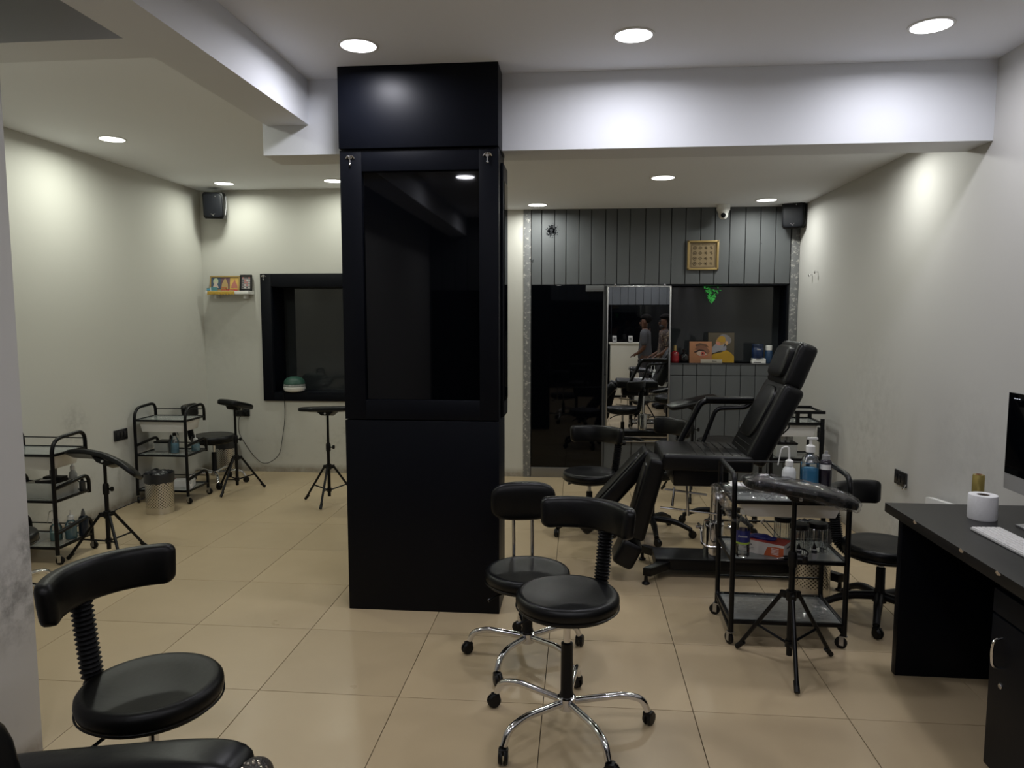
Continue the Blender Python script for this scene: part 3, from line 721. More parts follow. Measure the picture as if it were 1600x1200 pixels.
# ---- tripod arm rest stands
def arm_stand(label, loc, pole_z, pad_rot, feet=(0.5, 2.6, 4.7), pad=(0.23, 0.10, 0.022), arch=0.0, wrapped=False, R=0.24, hub=0.30, pad_off=(0, 0, 0)):
    t = thing('arm_rest_stand', label, 'arm rest stand', loc, 0, 'tripod arm rest stands')
    MB().cyl((0, 0, .055), (0, 0, hub + .16), .0135, n=14).build('lower_pole', BMETAL, t)
    MB().cyl((0, 0, hub + .13), (0, 0, pole_z), .0105, n=14).build('upper_pole', BMETAL, t)
    m = MB().lathe([(.0, hub + .13), (.019, hub + .13), (.02, hub + .15), (.02, hub + .185), (.016, hub + .20), (0, hub + .20)], 16)
    m.build('collar', BPLAST, t)
    MB().cyl((.015, 0, hub + .165), (.045, -.01, hub + .165), .006, n=8).sel((.05, -.012, hub + .168), (.012, .008, .016), (.6, .6), n=10, m=6).build('clamp_knob', BPLAST, t)
    m = MB().lathe([(0, hub - .025), (.022, hub - .025), (.024, hub), (.022, hub + .02), (0, hub + .02)], 16)
    for a in feet: m.box((.032 * math.cos(a), .032 * math.sin(a), hub - .004), (.036, .018, .03), rot=(0, 0, a), bev=.004)
    m.build('hub', BPLAST, t)
    MB().lathe([(0, .095), (.02, .095), (.02, .125), (0, .125)], 14).build('brace_collar', BPLAST, t)
    for a in feet:
        ca, sa = math.cos(a), math.sin(a)
        l = MB().tube([(.045 * ca, .045 * sa, hub - .008), (R * ca, R * sa, .012)], .0095, 10).build('leg', BMETAL, t)
        MB().tube([((R - .03) * ca, (R - .03) * sa, .045), (R * ca + .004 * ca, R * sa + .004 * sa, .010)], [.012, .0125], 10).build('rubber_foot', RUBBER, l)
        mp = .56
        MB().tube([(.018 * ca, .018 * sa, .11), ((.045 + (R - .045) * mp) * ca, (.045 + (R - .045) * mp) * sa, hub - .008 + (.012 - hub + .008) * mp)], .006, 8).build('brace', BMETAL, t)
    def bend(v): return Vector((v.x, v.y, v.z - arch * v.x * v.x - .6 * v.y * v.y))
    pr = Euler(pad_rot).to_matrix()
    base = Vector((0, 0, pole_z)) + Vector(pad_off)
    p = MB().sel((0, 0, .052), (pad[0], pad[1], pad[2]), (.45, .42), n=40, m=12, warp=bend).build('arm_pad', LEATHER, t, base, pad_rot)
    # wedge bracket
    m = MB().prism([(-.085, .036 - arch * .01), (.085, .036 - arch * .01), (.035, -.004), (-.035, -.004)], 'y', -.055, .055, bev=.003)
    m.build('bracket', BMETAL, t, base, pad_rot)
    MB().cyl((0, -.062, .012), (0, .062, .012), .008, n=10).build('tilt_bolt', STEEL, t, base, pad_rot)
    if wrapped:
        rw = random.Random(21)
        def wb_(v):
            q = bend(v); n = .006 * math.sin(90 * v.x + 3) * math.cos(70 * v.y)
            return q + Vector((rw.uniform(-.003, .003), rw.uniform(-.004, .004) + n * .6, n + rw.uniform(-.0035, .0035)))
        MB().sel((0, 0, .052), (pad[0] + .010, pad[1] + .008, pad[2] + .007), (.5, .45), n=110, m=26, warp=wb_).build('plastic_wrap', FILM, t, base, pad_rot, angle=1)
    return t
arm_stand('tripod arm rest with tilted pad in front of the near left trolley', (-3.05, 4.37, 0), .615, (math.radians(-22), math.radians(20), math.radians(8)), feet=(math.radians(60), math.radians(200), math.radians(320)), arch=1.1, pad=(.235, .115, .02), hub=.29)
arm_stand('tripod arm rest with short tilted pad beside the left wall socket', (-3.05, 6.17, 0), .74, (math.radians(6), math.radians(13), math.radians(86)), feet=(math.radians(155), math.radians(262), math.radians(40)), pad=(.17, .105, .028), hub=.31, pad_off=(0, 0, 0))
arm_stand('tripod arm rest standing alone left of the black column', (-2.09, 5.86, 0), .745, (math.radians(-9), math.radians(-2), math.radians(-2)), feet=(math.radians(165), math.radians(272), math.radians(38)), pad=(.235, .115, .022), hub=.31)
arm_stand('tripod arm rest with pad wrapped in clear plastic by the right trolley', (0.953, 3.24, 0), .765, (math.radians(-5), math.radians(10), math.radians(-6)), feet=(math.radians(140), math.radians(262), math.radians(28)), pad=(.24, .10, .028), wrapped=True, hub=.335, R=.25, arch=.3, pad_off=(0.012, 0, 0))
arm_stand('tripod arm rest behind the tattoo chair armrest', (0.99, 6.38, 0), .78, (math.radians(5), math.radians(-12), math.radians(10)), feet=(math.radians(20), math.radians(140), math.radians(260)), pad=(.22, .10, .022), hub=.42, R=.30)

# ---- trolleys
def wheel(parent, x, y, r=.026, ang=0.4, z_top=.085):
    m = MB()
    m.lathe([(0, -.009), (r * .8, -.009), (r, -.006), (r, .006), (r * .8, .009), (0, .009)], 18, Matrix.Translation((x, y, r)) @ Matrix.Rotation(ang, 4, 'Z') @ Matrix.Translation((.012, 0, 0)) @ Matrix.Rotation(PI / 2, 4, 'X'))
    w_ = m.build('caster', RUBBER, parent)
    m = MB()
    for s in (-1, 1): m.box((.008, s * .0125, r + .012), (.02, .002, .044))
    m.box((.002, 0, r + .034), (.034, .028, .004)).cyl((0, 0, r + .034), (0, 0, z_top), .007, n=8)
    m.xf(Matrix.Translation((x, y, 0)) @ Matrix.Rotation(ang, 4, 'Z'))
    m.build('fork', STEEL, w_)
def frame_shelf(t, x0, x1, y0, y1, z, bar=.016, glass=GLASS):
    m = MB()
    b = bar / 2
    m.bx(x0, x1, y0 - b, y0 + b, z - b, z + b, bev=.002).bx(x0, x1, y1 - b, y1 + b, z - b, z + b, bev=.002).bx(x0 - b, x0 + b, y0, y1, z - b, z + b, bev=.002).bx(x1 - b, x1 + b, y0, y1, z - b, z + b, bev=.002)
    s = m.build('shelf_frame', BMETAL, t)
    MB().bx(x0 + b, x1 - b, y0 + b, y1 - b, z - .002, z + .003).build('shelf_glass', glass, s)
    return s
def hoop_trolley(label, loc):
    """side frames: one post per side bends over at the top and throws two lower hoops; origin at centre between wheels"""
    t = thing('salon_trolley', label, 'trolley', loc, 0, 'black three-tier trolleys')
    X, D = .222, .33
    y0, y1 = -D / 2, D / 2
    for x in (-X, X):
        m = MB()
        m.tube(fillet([(x, y0, .06), (x, y0, .80), (x, y1 - .02, .815), (x, y1 - .02, .665)], [.10, .10], 7), .0125, 12)
        m.tube(fillet([(x, y0, .485), (x, y1 - .005, .515), (x, y1 - .005, .39)], [.09], 7), .0125, 12)
        m.tube(fillet([(x, y0, .20), (x, y1, .235), (x, y1, .06)], [.09], 7), .0125, 12)
        m.build('side_frame', BMETAL, t)
        wheel(t, x, y0, ang=random.uniform(-1, 1)); wheel(t, x, y1, ang=random.uniform(-1, 1))
    for z, yy in ((.70, y1 - .02), (.405, y1 - .005), (.105, y1)):
        frame_shelf(t, -X, X, y0, yy, z)
    for z in (.785, .485, .195):
        MB().cyl((-X, y1 - .03 if z > .7 else y1 - .02, z - .02), (X, y1 - .03 if z > .7 else y1 - .02, z - .02), .004, n=8).build('rail', BMETAL, t)
    m = MB()
    # white pull-out tray under the top
    m.prism([(-X + .02, .688), (X - .02, .688), (X - .045, .60), (-X + .045, .60)], 'y', y0 + .03, y1 - .05, bev=.004)
    m.build('pull_out_tray', WPLAST, t)
    return t
hoop_trolley('black three-tier trolley cut off by the white partition edge', (-3.50, 4.365, 0))
hoop_trolley('black three-tier trolley along the left wall behind the steel bin', (-3.478, 5.875, 0))

# right trolley: rounded loops left and right
tr = thing('salon_trolley', 'black three-tier trolley with blue pump bottle behind the wrapped arm rest', 'trolley', (1.0, 3.62, 0), 0, 'black three-tier trolleys')
X, y0, y1 = .262, -.175, .175
for s in (-1, 1):
    x = s * X
    p = fillet([(x, y0, .06), (x, y0, .828), (x, y1, .835), (x, y1, .105), (x, y0 + .01, .075)], [.075, .03, .05], 6)
    MB().tube(p, .0125, 12).build('side_frame', BMETAL, tr)
    MB().cyl((x, y1, .12), (x, y1, .06), .0125, n=10).build('leg', BMETAL, tr)
    wheel(tr, x, y0, r=.028, ang=2.3 + s * .3); wheel(tr, x, y1, r=.028, ang=2.6)
for z, g in ((.70, GLASS), (.415, GLASS), (.115, GLASS)):
    frame_shelf(tr, -X, X, y0, y1, z, .018, g)
for z in (.825, .51, .215):
    MB().cyl((-X, y1, z), (X, y1, z), .005, n=8).build('rail', BMETAL, tr)
MB().prism([(-X + .03, .688), (X - .02, .688), (X - .05, .622), (-X + .07, .622)], 'y', y0 + .03, y1 - .04, bev=.004).build('pull_out_tray', WPLAST, tr)
def crumple(x0, x1, y0, y1, z, amp, n=26, sag=None, seed=1):
    rnd = random.Random(seed); m = MB(); g = []
    for i in range(n + 1):
        row = []
        for j in range(n + 1):
            u, v = i / n, j / n
            q = Vector((x0 + (x1 - x0) * u, y0 + (y1 - y0) * v, z + rnd.uniform(0, amp)))
            if sag: q = sag(q, u, v, rnd)
            row.append(m.bm.verts.new(q))
        g.append(row)
    for i in range(n):
        for j in range(n):
            m.bm.faces.new((g[i][j], g[i + 1][j], g[i + 1][j + 1], g[i][j + 1]))
    return m
def sagf(q, u, v, rnd):
    if u < .3:
        d = (.3 - u) / .3
        q.x = -X - .05 * math.sin(d * PI) + .01 - rnd.uniform(0, .03) + (.3 - u) * .05; q.z -= .13 * d * (1 - .5 * v) - .05 * d * rnd.random(); q.y -= .02 * d * rnd.random()
    return q
fo = crumple(-X - .02, .06, y0 - .012, y1 - .03, .712, .012, sag=sagf, seed=4).build('plastic_sheet', FILM2, None, (1.0, 3.62, 0), angle=1)
tag(fo, 'crumpled clear plastic sheet hanging over the left end of the right trolley', 'plastic sheet')
fo = crumple(-X + .015, X - .015, y0 + .012, y1 - .015, .127, .010, seed=9).build('plastic_sheet', FILM, None, (1.0, 3.62, 0), angle=1)
tag(fo, 'clear plastic film lying over the bottom shelf of the right trolley', 'plastic sheet')

# far right trolley of flat bar
t = thing('salon_trolley', 'black flat-bar trolley against the right wall behind the tattoo chair', 'trolley', (1.70, 5.95, 0), 0, 'black three-tier trolleys')
for sx in (-.19, .19):
    for sy in (-.16, .16):
        MB().bx(sx - .013, sx + .013, sy - .013, sy + .013, .05, .775, bev=.002).build('post', BMETAL, t); wheel(t, sx, sy, ang=.5)
for z in (.735, .45, .14): frame_shelf(t, -.19, .19, -.16, .16, z, .022)
MB().bx(-.205, .205, -.18, -.155, .815, .838, bev=.002).bx(-.205, .205, .155, .18, .815, .838, bev=.002).bx(-.205, -.185, -.16, .16, .82, .832).bx(.185, .205, -.16, .16, .82, .832).bx(-.013, .013, .15, .175, .74, .82).bx(-.013, .013, -.175, -.15, .74, .82).build('top_rack', BMETAL, t)
MB().prism([(-.17, .72), (.16, .72), (.13, .63), (-.14, .63)], 'y', -.14, .13, bev=.004).build('pull_out_tray', WPLAST, t)

# ---- bins
def bin_(label, loc, r, h, liner=True):
    t = thing('perforated_bin', label, 'bin', loc, random.uniform(0, 6), 'perforated steel bins')
    hb = h * .80
    MB().lathe([(0, .004), (r * .97, .004), (r * .985, 0), (r, .008), (r, hb), (r - .004, hb), (r - .004, .012), (0, .012)], 40).build('body', PERF, t)
    m = MB().tube([(r * math.cos(2 * PI * k / 40), r * math.sin(2 * PI * k / 40), hb) for k in range(40)], .004, 6, closed=True); m.build('rim', STEEL, t)
    rnd = random.Random(int(r * 1000)); mm = MB(); n = 40
    prof = [(r - .012, hb - .1), (r + .002, h - .005), (r + .006, h - .002), (r + .008, h - .03), (r + .006, hb - .01)]
    rings = [[mm.bm.verts.new(((q[0] + rnd.uniform(-.003, .003)) * math.cos(2 * PI * k / n), (q[0] + rnd.uniform(-.003, .003)) * math.sin(2 * PI * k / n), q[1] + rnd.uniform(-.006, .006))) for k in range(n)] for q in prof]
    for A, B in zip(rings, rings[1:]):
        for k in range(n): mm.bm.faces.new((A[k], A[(k + 1) % n], B[(k + 1) % n], B[k]))
    for _ in range(7):
        mm.sel((rnd.uniform(-.5, .5) * r, rnd.uniform(-.5, .5) * r, h - .03 + rnd.uniform(-.02, .015)), (r * .45, r * .35, .03), (.9, .9), rot=(rnd.random(), rnd.random(), rnd.random()), n=10, m=6)
    mm.build('liner_bag', mat('bin_bag', (.015, .016, .019), .3, bump=(40, .5)), t)
    return t
bin_('perforated steel bin with black bag in front of the left wall trolley', (-3.345, 5.45, 0), .106, .325)
bin_('perforated steel bin behind the round stool in the left corner', (-3.50, 6.87, 0), .10, .34)
bin_('perforated steel bin behind the right trolley near the right wall', (1.335, 4.17, 0), .10, .40)

# ---- desk
dk = thing('office_desk', 'black laminate desk with drawer cabinet against the right wall', 'desk', (1.69, 2.4, 0))
MB().bx(-.325, .325, -.95, .915, .705, .745, bev=.002).build('desk_top', LAMIN2, dk)
MB().bx(-.295, .322, .80, .84, 0, .705, bev=.002).build('end_panel', LAMIN, dk)
MB().bx(.30, .322, -.9, .80, .02, .705).build('back_panel', LAMIN, dk)
cb = MB().bx(-.245, .30, -.93, .155, .0, .655, bev=.002).build('cabinet', LAMIN, dk)
MB().bx(-.268, -.247, -.30, .150, .02, .56, bev=.002).build('cabinet_door', LAMIN, cb)
MB().bx(-.268, -.247, -.30, .150, .568, .65, bev=.002).build('drawer_front', LAMIN, cb)
MB().tube(fillet([(-.268, .085, .50), (-.295, .085, .49), (-.300, .085, .45), (-.295, .085, .40), (-.268, .085, .39)], .02, 4), .005, 8).build('handle', CHROME, cb)
MB().lathe([(0, 0), (.010, 0), (.010, .004), (.008, .006), (0, .006)], 16, Matrix.Translation((-.268, .075, .335)) @ Matrix.Rotation(-PI / 2, 4, 'Y')).build('lock', CHROME, cb)
CHIP = mat('chipped_board', (.35, .27, .18), .8)
for y, dz in ((.26, .0), (.62, .004), (.03, .003)):
    MB().prism([(y - .014, .742 - dz), (y + .010, .7455), (y + .016, .738), (y + .004, .732), (y - .010, .735)], 'x', -.3262, -.322).build('edge_chip', CHIP, dk)

# monitor: facing the left edge of the desk
mo = thing('computer_monitor', 'silver all-in-one computer with black screen on the desk', 'computer', (1.78, 2.897, .745))
MB().prism([(.264, .123), (.264, .507), (.254, .517), (-.254, .517), (-.264, .507), (-.264, .123), (-.254, .113), (.254, .113)], 'x', -.006, .012, bev=.002).build('casing', mat('silver_alu', (.42, .42, .42), .35, metal=.7), mo)
MB().bx(-.0085, -.006, -.262, .262, .180, .515).build('screen', BGLASS, mo)
MB().bx(-.0085, -.006, -.262, .262, .115, .178).build('chin', mat('silver_chin', (.40, .40, .40), .4, metal=.4), mo)
for k in range(3):
    MB().bx(-.0095, -.0085, .215 - k * .016, .225 - k * .016, .492, .495).build('screen_text', mat('lit_pixels', (.5, .5, .5), .5, emit=(.6, .65, .8), es=.6), mo)
MB().prism([(.012, .22), (.05, .10), (.13, .006), (.12, 0), (-.05, 0), (-.05, .006), (.03, .012), (.03, .09), (.006, .22)], 'y', -.09, .09, bev=.001).build('stand', MATS['silver_alu'], mo)
kb = thing('keyboard', 'slim white keyboard on the desk below the computer screen', 'keyboard', (1.585, 2.70, .745), 0.03)
MB().bx(-.058, .058, -.14, .215, .001, .010, bev=.003).build('base', mat('keyboard_alu', (.62, .62, .61), .4, metal=.2), kb)
KEY = mat('key_cap', (.74, .73, .72), .5)
kme = MB().bx(-.0078, .0078, -.0082, .0082, 0, .004, bev=.0015, seg=1).mesh('key'); kme.materials.append(KEY)
for i in range(6):
    for j in range(18):
        put('key', kme, None, kb, (-.046 + i * .0182, -.125 + j * .0193, .010))
ro = thing('paper_roll', 'white toilet paper roll standing on the desk', 'paper roll', (1.655, 3.085, .745))
MB().lathe([(.022, 0), (.052, 0), (.0535, .003), (.0535, .097), (.052, .10), (.024, .10), (.0225, .097), (.022, 0)], 36).build('paper', mat('tissue_paper', (.78, .78, .79), .95, bump=(90, .3)), ro)
MB().lathe([(.0195, .001), (.022, .001), (.022, .099), (.0195, .099), (.0195, .001)], 24).build('core', mat('cardboard_core', (.12, .09, .07), .9), ro)
ro = thing('film_roll', 'gold film roll standing behind the toilet paper roll', 'film roll', (1.715, 3.24, .745))
MB().lathe([(.012, 0), (.022, 0), (.022, .004), (.0235, .006), (.0235, .144), (.022, .147), (.022, .15), (.012, .15), (.012, 0)], 28).build('film', mat('gold_film', (.42, .33, .10), .22, metal=.5), ro)
MB().lathe([(.009, -0.0), (.012, -0.0), (.012, .152), (.009, .152), (.009, 0)], 18).build('core', mat('brown_core', (.25, .12, .05), .8), ro)
o = MB().prism([(3.80, 0.0), (4.22, 0.0), (4.22, .555), (4.19, .562), (3.80, .60)], 'x', 1.955, 1.985, bev=.004).build('leaning_board', WPLAST)
tag(o, 'white plastic board leaning on the wall just beyond the desk end', 'board')

# ---- sockets
def socket(label, loc, rotz, w_=.15, h_=.09, plug=False):
    t = thing('wall_socket', label, 'socket', loc, rotz, 'black wall sockets')
    MB().box((0, -.006, 0), (w_, .012, h_), bev=.003).build('plate', PLATE, t)
    for k in range(3):
        MB().box((-w_ * .30 + k * w_ * .3, -.014, 0), (w_ * .22, .006, h_ * .55), bev=.002).build('switch', PLATE, t)
    if plug: MB().box((w_ * .3, -.03, -.01), (.035, .03, .04), bev=.006).build('plug', BPLAST, t)
    return t
socket('black socket plate on the left wall between the trolleys', (XL, 5.58, .60), -PI / 2 + PI, .17, .09)
socket('black socket plate on the rear wall behind the small arm rest', (-3.385, YB, .605), 0, .17, .085, True)
s_ = socket('black socket plate on the right wall above the desk stool', (XR, 4.68, .56), -PI / 2, .16, .09)
MB().tube(fillet([(.085, -.012, -.02), (.09, -.03, -.05), (.075, -.02, -.06)], .01), .006, 8).build('loose_clip', CHROME, s_)
socket('black socket plate on the right wall beside the far trolley', (XR, 6.2, .58), -PI / 2, .15, .12)

# ---- speakers, camera, plaque
def speaker(label, loc, rotz, tilt):
    t = thing('wall_speaker', label, 'speaker', loc, 0, 'corner wall speakers', rot=(tilt, 0, rotz))
    MB().prism([(-.085, -.125), (.085, -.125), (.098, -.10), (.098, .10), (.085, .125), (-.085, .125), (-.098, .10), (-.098, -.10)], 'y', -.035, .085, bev=.014).build('cabinet', BPLAST, t)
    MB().sel((0, -.035, .0), (.088, .016, .114), (.35, .35), n=32, m=12).build('grille', mat('speaker_grille', (.004, .005, .008), .5, spec=.3, bump=(400, .3)), t)
    MB().box((-.012, -.052, -.082), (.018, .002, .004), rot=(0, .5, 0)).box((.008, -.052, -.083), (.02, .002, .004), rot=(0, -.7, 0)).box((0, -.052, -.093), (.016, .002, .004), rot=(0, .9, 0)).build('badge', CHROME, t)
    MB().cyl((.03, -.05, .085), (.03, -.053, .085), .005, n=10).build('screw', STEEL, t)
    MB().box((0, .10, 0), (.04, .05, .10), bev=.006).tube([(0, .09, 0), (0, .14, 0)], .012, 8).build('bracket', BMETAL, t)
    MB().tube(fillet([(.099, .0, -.09), (.108, .03, 0), (.099, .06, .09)], .05), .005, 6).build('side_trim', mat('grey_trim', (.25, .25, .26), .4), t)
    return t
speaker('black wall speaker in the left rear corner under the cream ceiling', (-3.52, 6.85, 2.632), .20, math.radians(7))
speaker('black wall speaker in the right rear corner beside the plank wall', (1.915, 6.86, 2.482), -.42, math.radians(7))
t = thing('security_camera', 'white dome security camera under the lower rear ceiling', 'security camera', (1.295, 6.86, ZR))
MB().lathe([(0, 0), (.060, 0), (.060, -.045), (.054, -.052), (.046, -.075), (0, -.078)], 28).build('mount', WPLAST, t)
hd2 = MB().sel((0, 0, -.088), (.044, .044, .044), (1, 1), n=24, m=14).build('camera_ball', WPLAST, t)
MB().lathe([(0, 0), (.021, 0), (.022, .004), (0, .006)], 20, Matrix.Translation((-.008, -.041, -.098)) @ Matrix.Rotation(PI / 2 + .2, 4, 'X')).build('lens', BGLASS, hd2)
t = thing('framed_plaque', 'gold framed plaque engraved with small symbols on the plank wall', 'plaque', (1.144, YB - .002, 2.134))
m = MB()
for (x0, x1, z0, z1) in ((-.144, .144, .118, .137), (-.144, .144, -.137, -.118), (-.144, -.124, -.137, .137), (.124, .144, -.137, .137)):
    m.bx(x0, x1, -.022, 0, z0, z1, bev=.005)
m.build('frame', GOLD, t)
MB().bx(-.126, .126, -.008, -.001, -.12, .12).build('plate', mat('brass_plate', (.25, .185, .10), .5, metal=.15, vary=.12, vscale=12), t)
INK = mat('engraved_line', (.07, .045, .02), .7)
m = MB()
m.bx(-.108, .108, -.0095, -.0075, .108, .111).bx(-.108, -.105, -.0095, -.0075, -.108, .111).bx(.105, .108, -.0095, -.0075, -.108, .111).bx(-.108, .108, -.0095, -.0075, -.111, -.108)
m.build('inner_line', INK, t)
for r_, row in enumerate((4, 4, 4, 4)):
    for c_ in range(row):
        x = -.075 + c_ * .05; z = .068 - r_ * .048
        m = MB(); kk = (r_ * 4 + c_) % 4
        if kk == 0: m.tube([(x + .015 * math.cos(q * .524), -.0085, z + .015 * math.sin(q * .524)) for q in range(12)], .0025, 5, closed=True).bx(x - .006, x + .006, -.0095, -.0075, z - .006, z + .006)
        elif kk == 1: m.tube([(x + .016 * math.cos(q * PI / 2), -.0085, z + .016 * math.sin(q * PI / 2)) for q in range(4)], .0025, 5, closed=True).tube([(x + .007 * math.cos(q * PI / 2), -.0085, z + .007 * math.sin(q * PI / 2)) for q in range(4)], .002, 5, closed=True)
        elif kk == 2:
            for q in range(3): m.tube([(x + .016 * math.cos(q * PI / 3), -.0085, z + .016 * math.sin(q * PI / 3)), (x - .016 * math.cos(q * PI / 3), -.0085, z - .016 * math.sin(q * PI / 3))], .0025, 5)
        else: m.bx(x - .004, x + .004, -.0095, -.0075, z - .014, z + .014).bx(x + .008, x + .012, -.0095, -.0075, z - .012, z + .002).bx(x - .012, x - .008, -.0095, -.0075, z - .002, z + .012)
        m.build('engraved_symbol', INK, t)
m = MB()
for k in range(16): m.bx(-.098 + k * .0125, -.098 + k * .0125 + .008, -.0095, -.0075, .094, .102)
m.build('engraved_text', INK, t)
for y, z, nm in ((6.60, 1.93, 'farther'), (6.45, 1.945, 'nearer')):
    o = MB().cyl((XR, y, z), (XR - .025, y, z - .004), .005, n=8).sel((XR - .028, y, z - .006), (.006, .010, .012), (.8, .8), n=10, m=6).build('wall_screw', CHROME)
    tag(o, '%s of two small metal screws in the right wall below the speaker' % nm, 'screw', 'wall screws')

# ---- mirror
mi = thing('wall_mirror', 'tall chrome edged mirror hung on the grey plank wall', 'mirror', (.562, YB - .022, .365), rot=(math.radians(-0.30), 0, 0))
MB().bx(-.292, .292, -.004, .004, .006, 1.482).build('mirror_glass', MIRROR, mi)
m = MB().bx(-.30, -.288, -.009, .009, 0, 1.488, bev=.002).bx(.284, .30, -.009, .009, 0, 1.488, bev=.002).bx(-.30, .30, -.009, .009, 1.476, 1.488, bev=.002).bx(-.30, .30, -.009, .009, 0, .010, bev=.002)
m.build('frame', STEEL, mi)
for s in (-.225, .235):
    MB().lathe([(0, 0), (.013, 0), (.013, .006), (.009, .012), (0, .013)], 16, Matrix.Translation((s, -.004, 1.498)) @ Matrix.Rotation(PI / 2, 4, 'X')).build('clip', CHROME, mi)

# ---- things on the rear sill
ZS = sz0
def bottle(name, label, loc, prof, m_, cap=None, capm=None, grp=None, cat='bottle', rotz=0.0):
    t = thing(name, label, cat, loc, rotz, grp)
    MB().lathe(prof, 24).build('body', m_, t)
    if cap: MB().lathe(cap, 20).build('cap', capm, t)
    return t
t = bottle('ink_bottle', 'red bottle with gold cap on the rear sill beside the mirror', (.915, 7.06, ZS), [(0, 0), (.036, 0), (.04, .006), (.04, .085), (.034, .10), (.014, .112), (.014, .12), (0, .12)], mat('red_ink', (.16, .012, .014), .25), [(0, .118), (.015, .118), (.013, .165), (0, .168)], GOLD)
MB().lathe([(.0405, .02), (.0405, .07), (.0395, .07), (.0395, .02), (.0405, .02)], 24).build('label', mat('dark_red_label', (.22, .01, .015), .4), t)
bottle('ink_bottle', 'round black bottle next to the red bottle on the rear sill', (1.005, 7.07, ZS), [(0, 0), (.03, 0), (.044, .015), (.048, .04), (.044, .068), (.026, .088), (.013, .096), (.013, .108), (0, .108)], mat('black_glossy', (.006, .006, .007), .06), [(0, .106), (.018, .106), (.018, .125), (.008, .13), (0, .13)], BPLAST)
def flat(name, pts, m_, parent, y, th=.0008):
    return MB().prism(pts, 'y', y, y - th).build(name, m_, parent, angle=20)
def ell(cx, cz, a, b, rot=0, n=20, a0=0, a1=2 * PI):
    c, s = math.cos(rot), math.sin(rot)
    return [(cx + a * math.cos(a0 + (a1 - a0) * i / n) * c - b * math.sin(a0 + (a1 - a0) * i / n) * s, cz + a * math.cos(a0 + (a1 - a0) * i / n) * s + b * math.sin(a0 + (a1 - a0) * i / n) * c) for i in range(n)]
# eye painting
t = thing('canvas_painting', 'small orange canvas painting of a single eye on the rear sill', 'painting', (1.155, 7.045, ZS), rot=(math.radians(-5), 0, 0))
MB().bx(-.105, .105, 0, .015, 0, .205, bev=.002).build('canvas', mat('orange_canvas', (.30, .135, .065), .8, vary=.22, vscale=9), t)
flat('painted_shadow', [(-.06, .13), (-.02, .165), (.05, .16), (.085, .11), (.07, .09), (.03, .115), (-.02, .12)], mat('brown_paint', (.16, .07, .04), .8), t, -.0005)
flat('painted_brow', [(-.05, .175), (-.01, .19), (.05, .18), (.075, .15), (.04, .165), (0, .168), (-.045, .155)], mat('dark_brow', (.10, .05, .03), .8), t, -.001)
flat('painted_eye', [(-.045, .095), (-.01, .115), (.03, .11), (.065, .08), (.03, .068), (-.015, .068)], mat('eye_white', (.36, .26, .2), .7), t, -.0012)
flat('painted_iris', ell(.02, .09, .019, .019), mat('red_iris', (.35, .06, .04), .6), t, -.0022)
flat('painted_pupil', ell(.02, .09, .008, .008), DARK, t, -.0032)
flat('painted_lash', [(-.065, .105), (-.045, .098), (-.012, .118), (.03, .114), (.066, .083), (.03, .124), (-.015, .128), (-.05, .112)], mat('lash', (.03, .015, .012), .8), t, -.0034)
flat('painted_lid', [(-.04, .062), (.03, .052), (.07, .072), (.03, .064)], mat('red_lid', (.45, .12, .07), .8), t, -.0012)
# portrait
t = thing('canvas_painting', 'canvas portrait of a bearded man in a yellow robe', 'painting', (1.352, 7.075, ZS), rot=(math.radians(-5), 0, 0))
MB().bx(-.122, .122, 0, .018, 0, .288, bev=.002).build('canvas', mat('olive_canvas', (.06, .048, .03), .8, vary=.2, vscale=8), t)
ROBE = mat('yellow_robe', (.34, .20, .01), .8, vary=.15, vscale=20)
flat('painted_robe', [(-.12, .004), (-.12, .055), (-.07, .085), (0, .10), (.045, .122), (.085, .10), (.12, .065), (.12, .004)], ROBE, t, -.0005)
for k in range(4):
    flat('painted_fold', [(-.08 + k * .04, .01), (-.075 + k * .04, .01), (.02 + k * .025, .095 - k * .008), (.015 + k * .025, .096 - k * .008)], mat('robe_fold', (.36, .19, .01), .8), t, -.0014)
flat('painted_hair', ell(.035, .225, .062, .045, -.4), mat('grey_hair_paint', (.16, .15, .155), .8), t, -.0005)
flat('painted_face', ell(-.005, .205, .042, .056, -.5), mat('face_paint', (.30, .17, .06), .8), t, -.0014)
flat('painted_forehead', [(-.03, .235), (0, .255), (.035, .245), (.04, .20), (.0, .195), (-.03, .215)], mat('forehead_paint', (.34, .20, .02), .8), t, -.0023)
flat('painted_cheek', ell(-.03, .185, .022, .016, -.4), mat('cheek_paint', (.42, .17, .12), .8), t, -.0024)
flat('painted_beard', [(-.055, .18), (-.085, .15), (-.102, .085), (-.06, .098), (-.01, .115), (.02, .15), (.03, .185), (.01, .17), (-.02, .165)], mat('beard_paint', (.22, .215, .23), .8), t, -.0032)
flat('painted_neck', [(-.02, .118), (.02, .15), (.045, .17), (.05, .13), (.03, .112)], mat('neck_paint', (.20, .2, .24), .8), t, -.002)
flat('painted_ear', ell(.05, .19, .012, .02), mat('ear_paint', (.45, .27, .14), .8), t, -.0032)
o = thing('name_plate', 'cream strip with small black lettering in front of the two paintings', 'name plate', (1.262, 7.022, ZS))
MB().bx(-.11, .088, -.004, .004, 0, .036, bev=.001).build('strip', mat('cream_strip', (.36, .33, .27), .6), o)
text('lettering', 'Rose', .02, DARK, o, (.018, -.0045, .018), (PI / 2, 0, 0))
t = bottle('jar', 'blue jar at the right end of the rear sill', (1.685, 7.06, ZS + .047), [(0, 0), (.05, 0), (.053, .005), (.053, .10), (.05, .105), (0, .105)], mat('blue_jar', (.01, .025, .08), .3), [(0, .104), (.054, .104), (.054, .128), (.05, .132), (0, .132)], mat('navy_lid', (.01, .02, .05), .35))
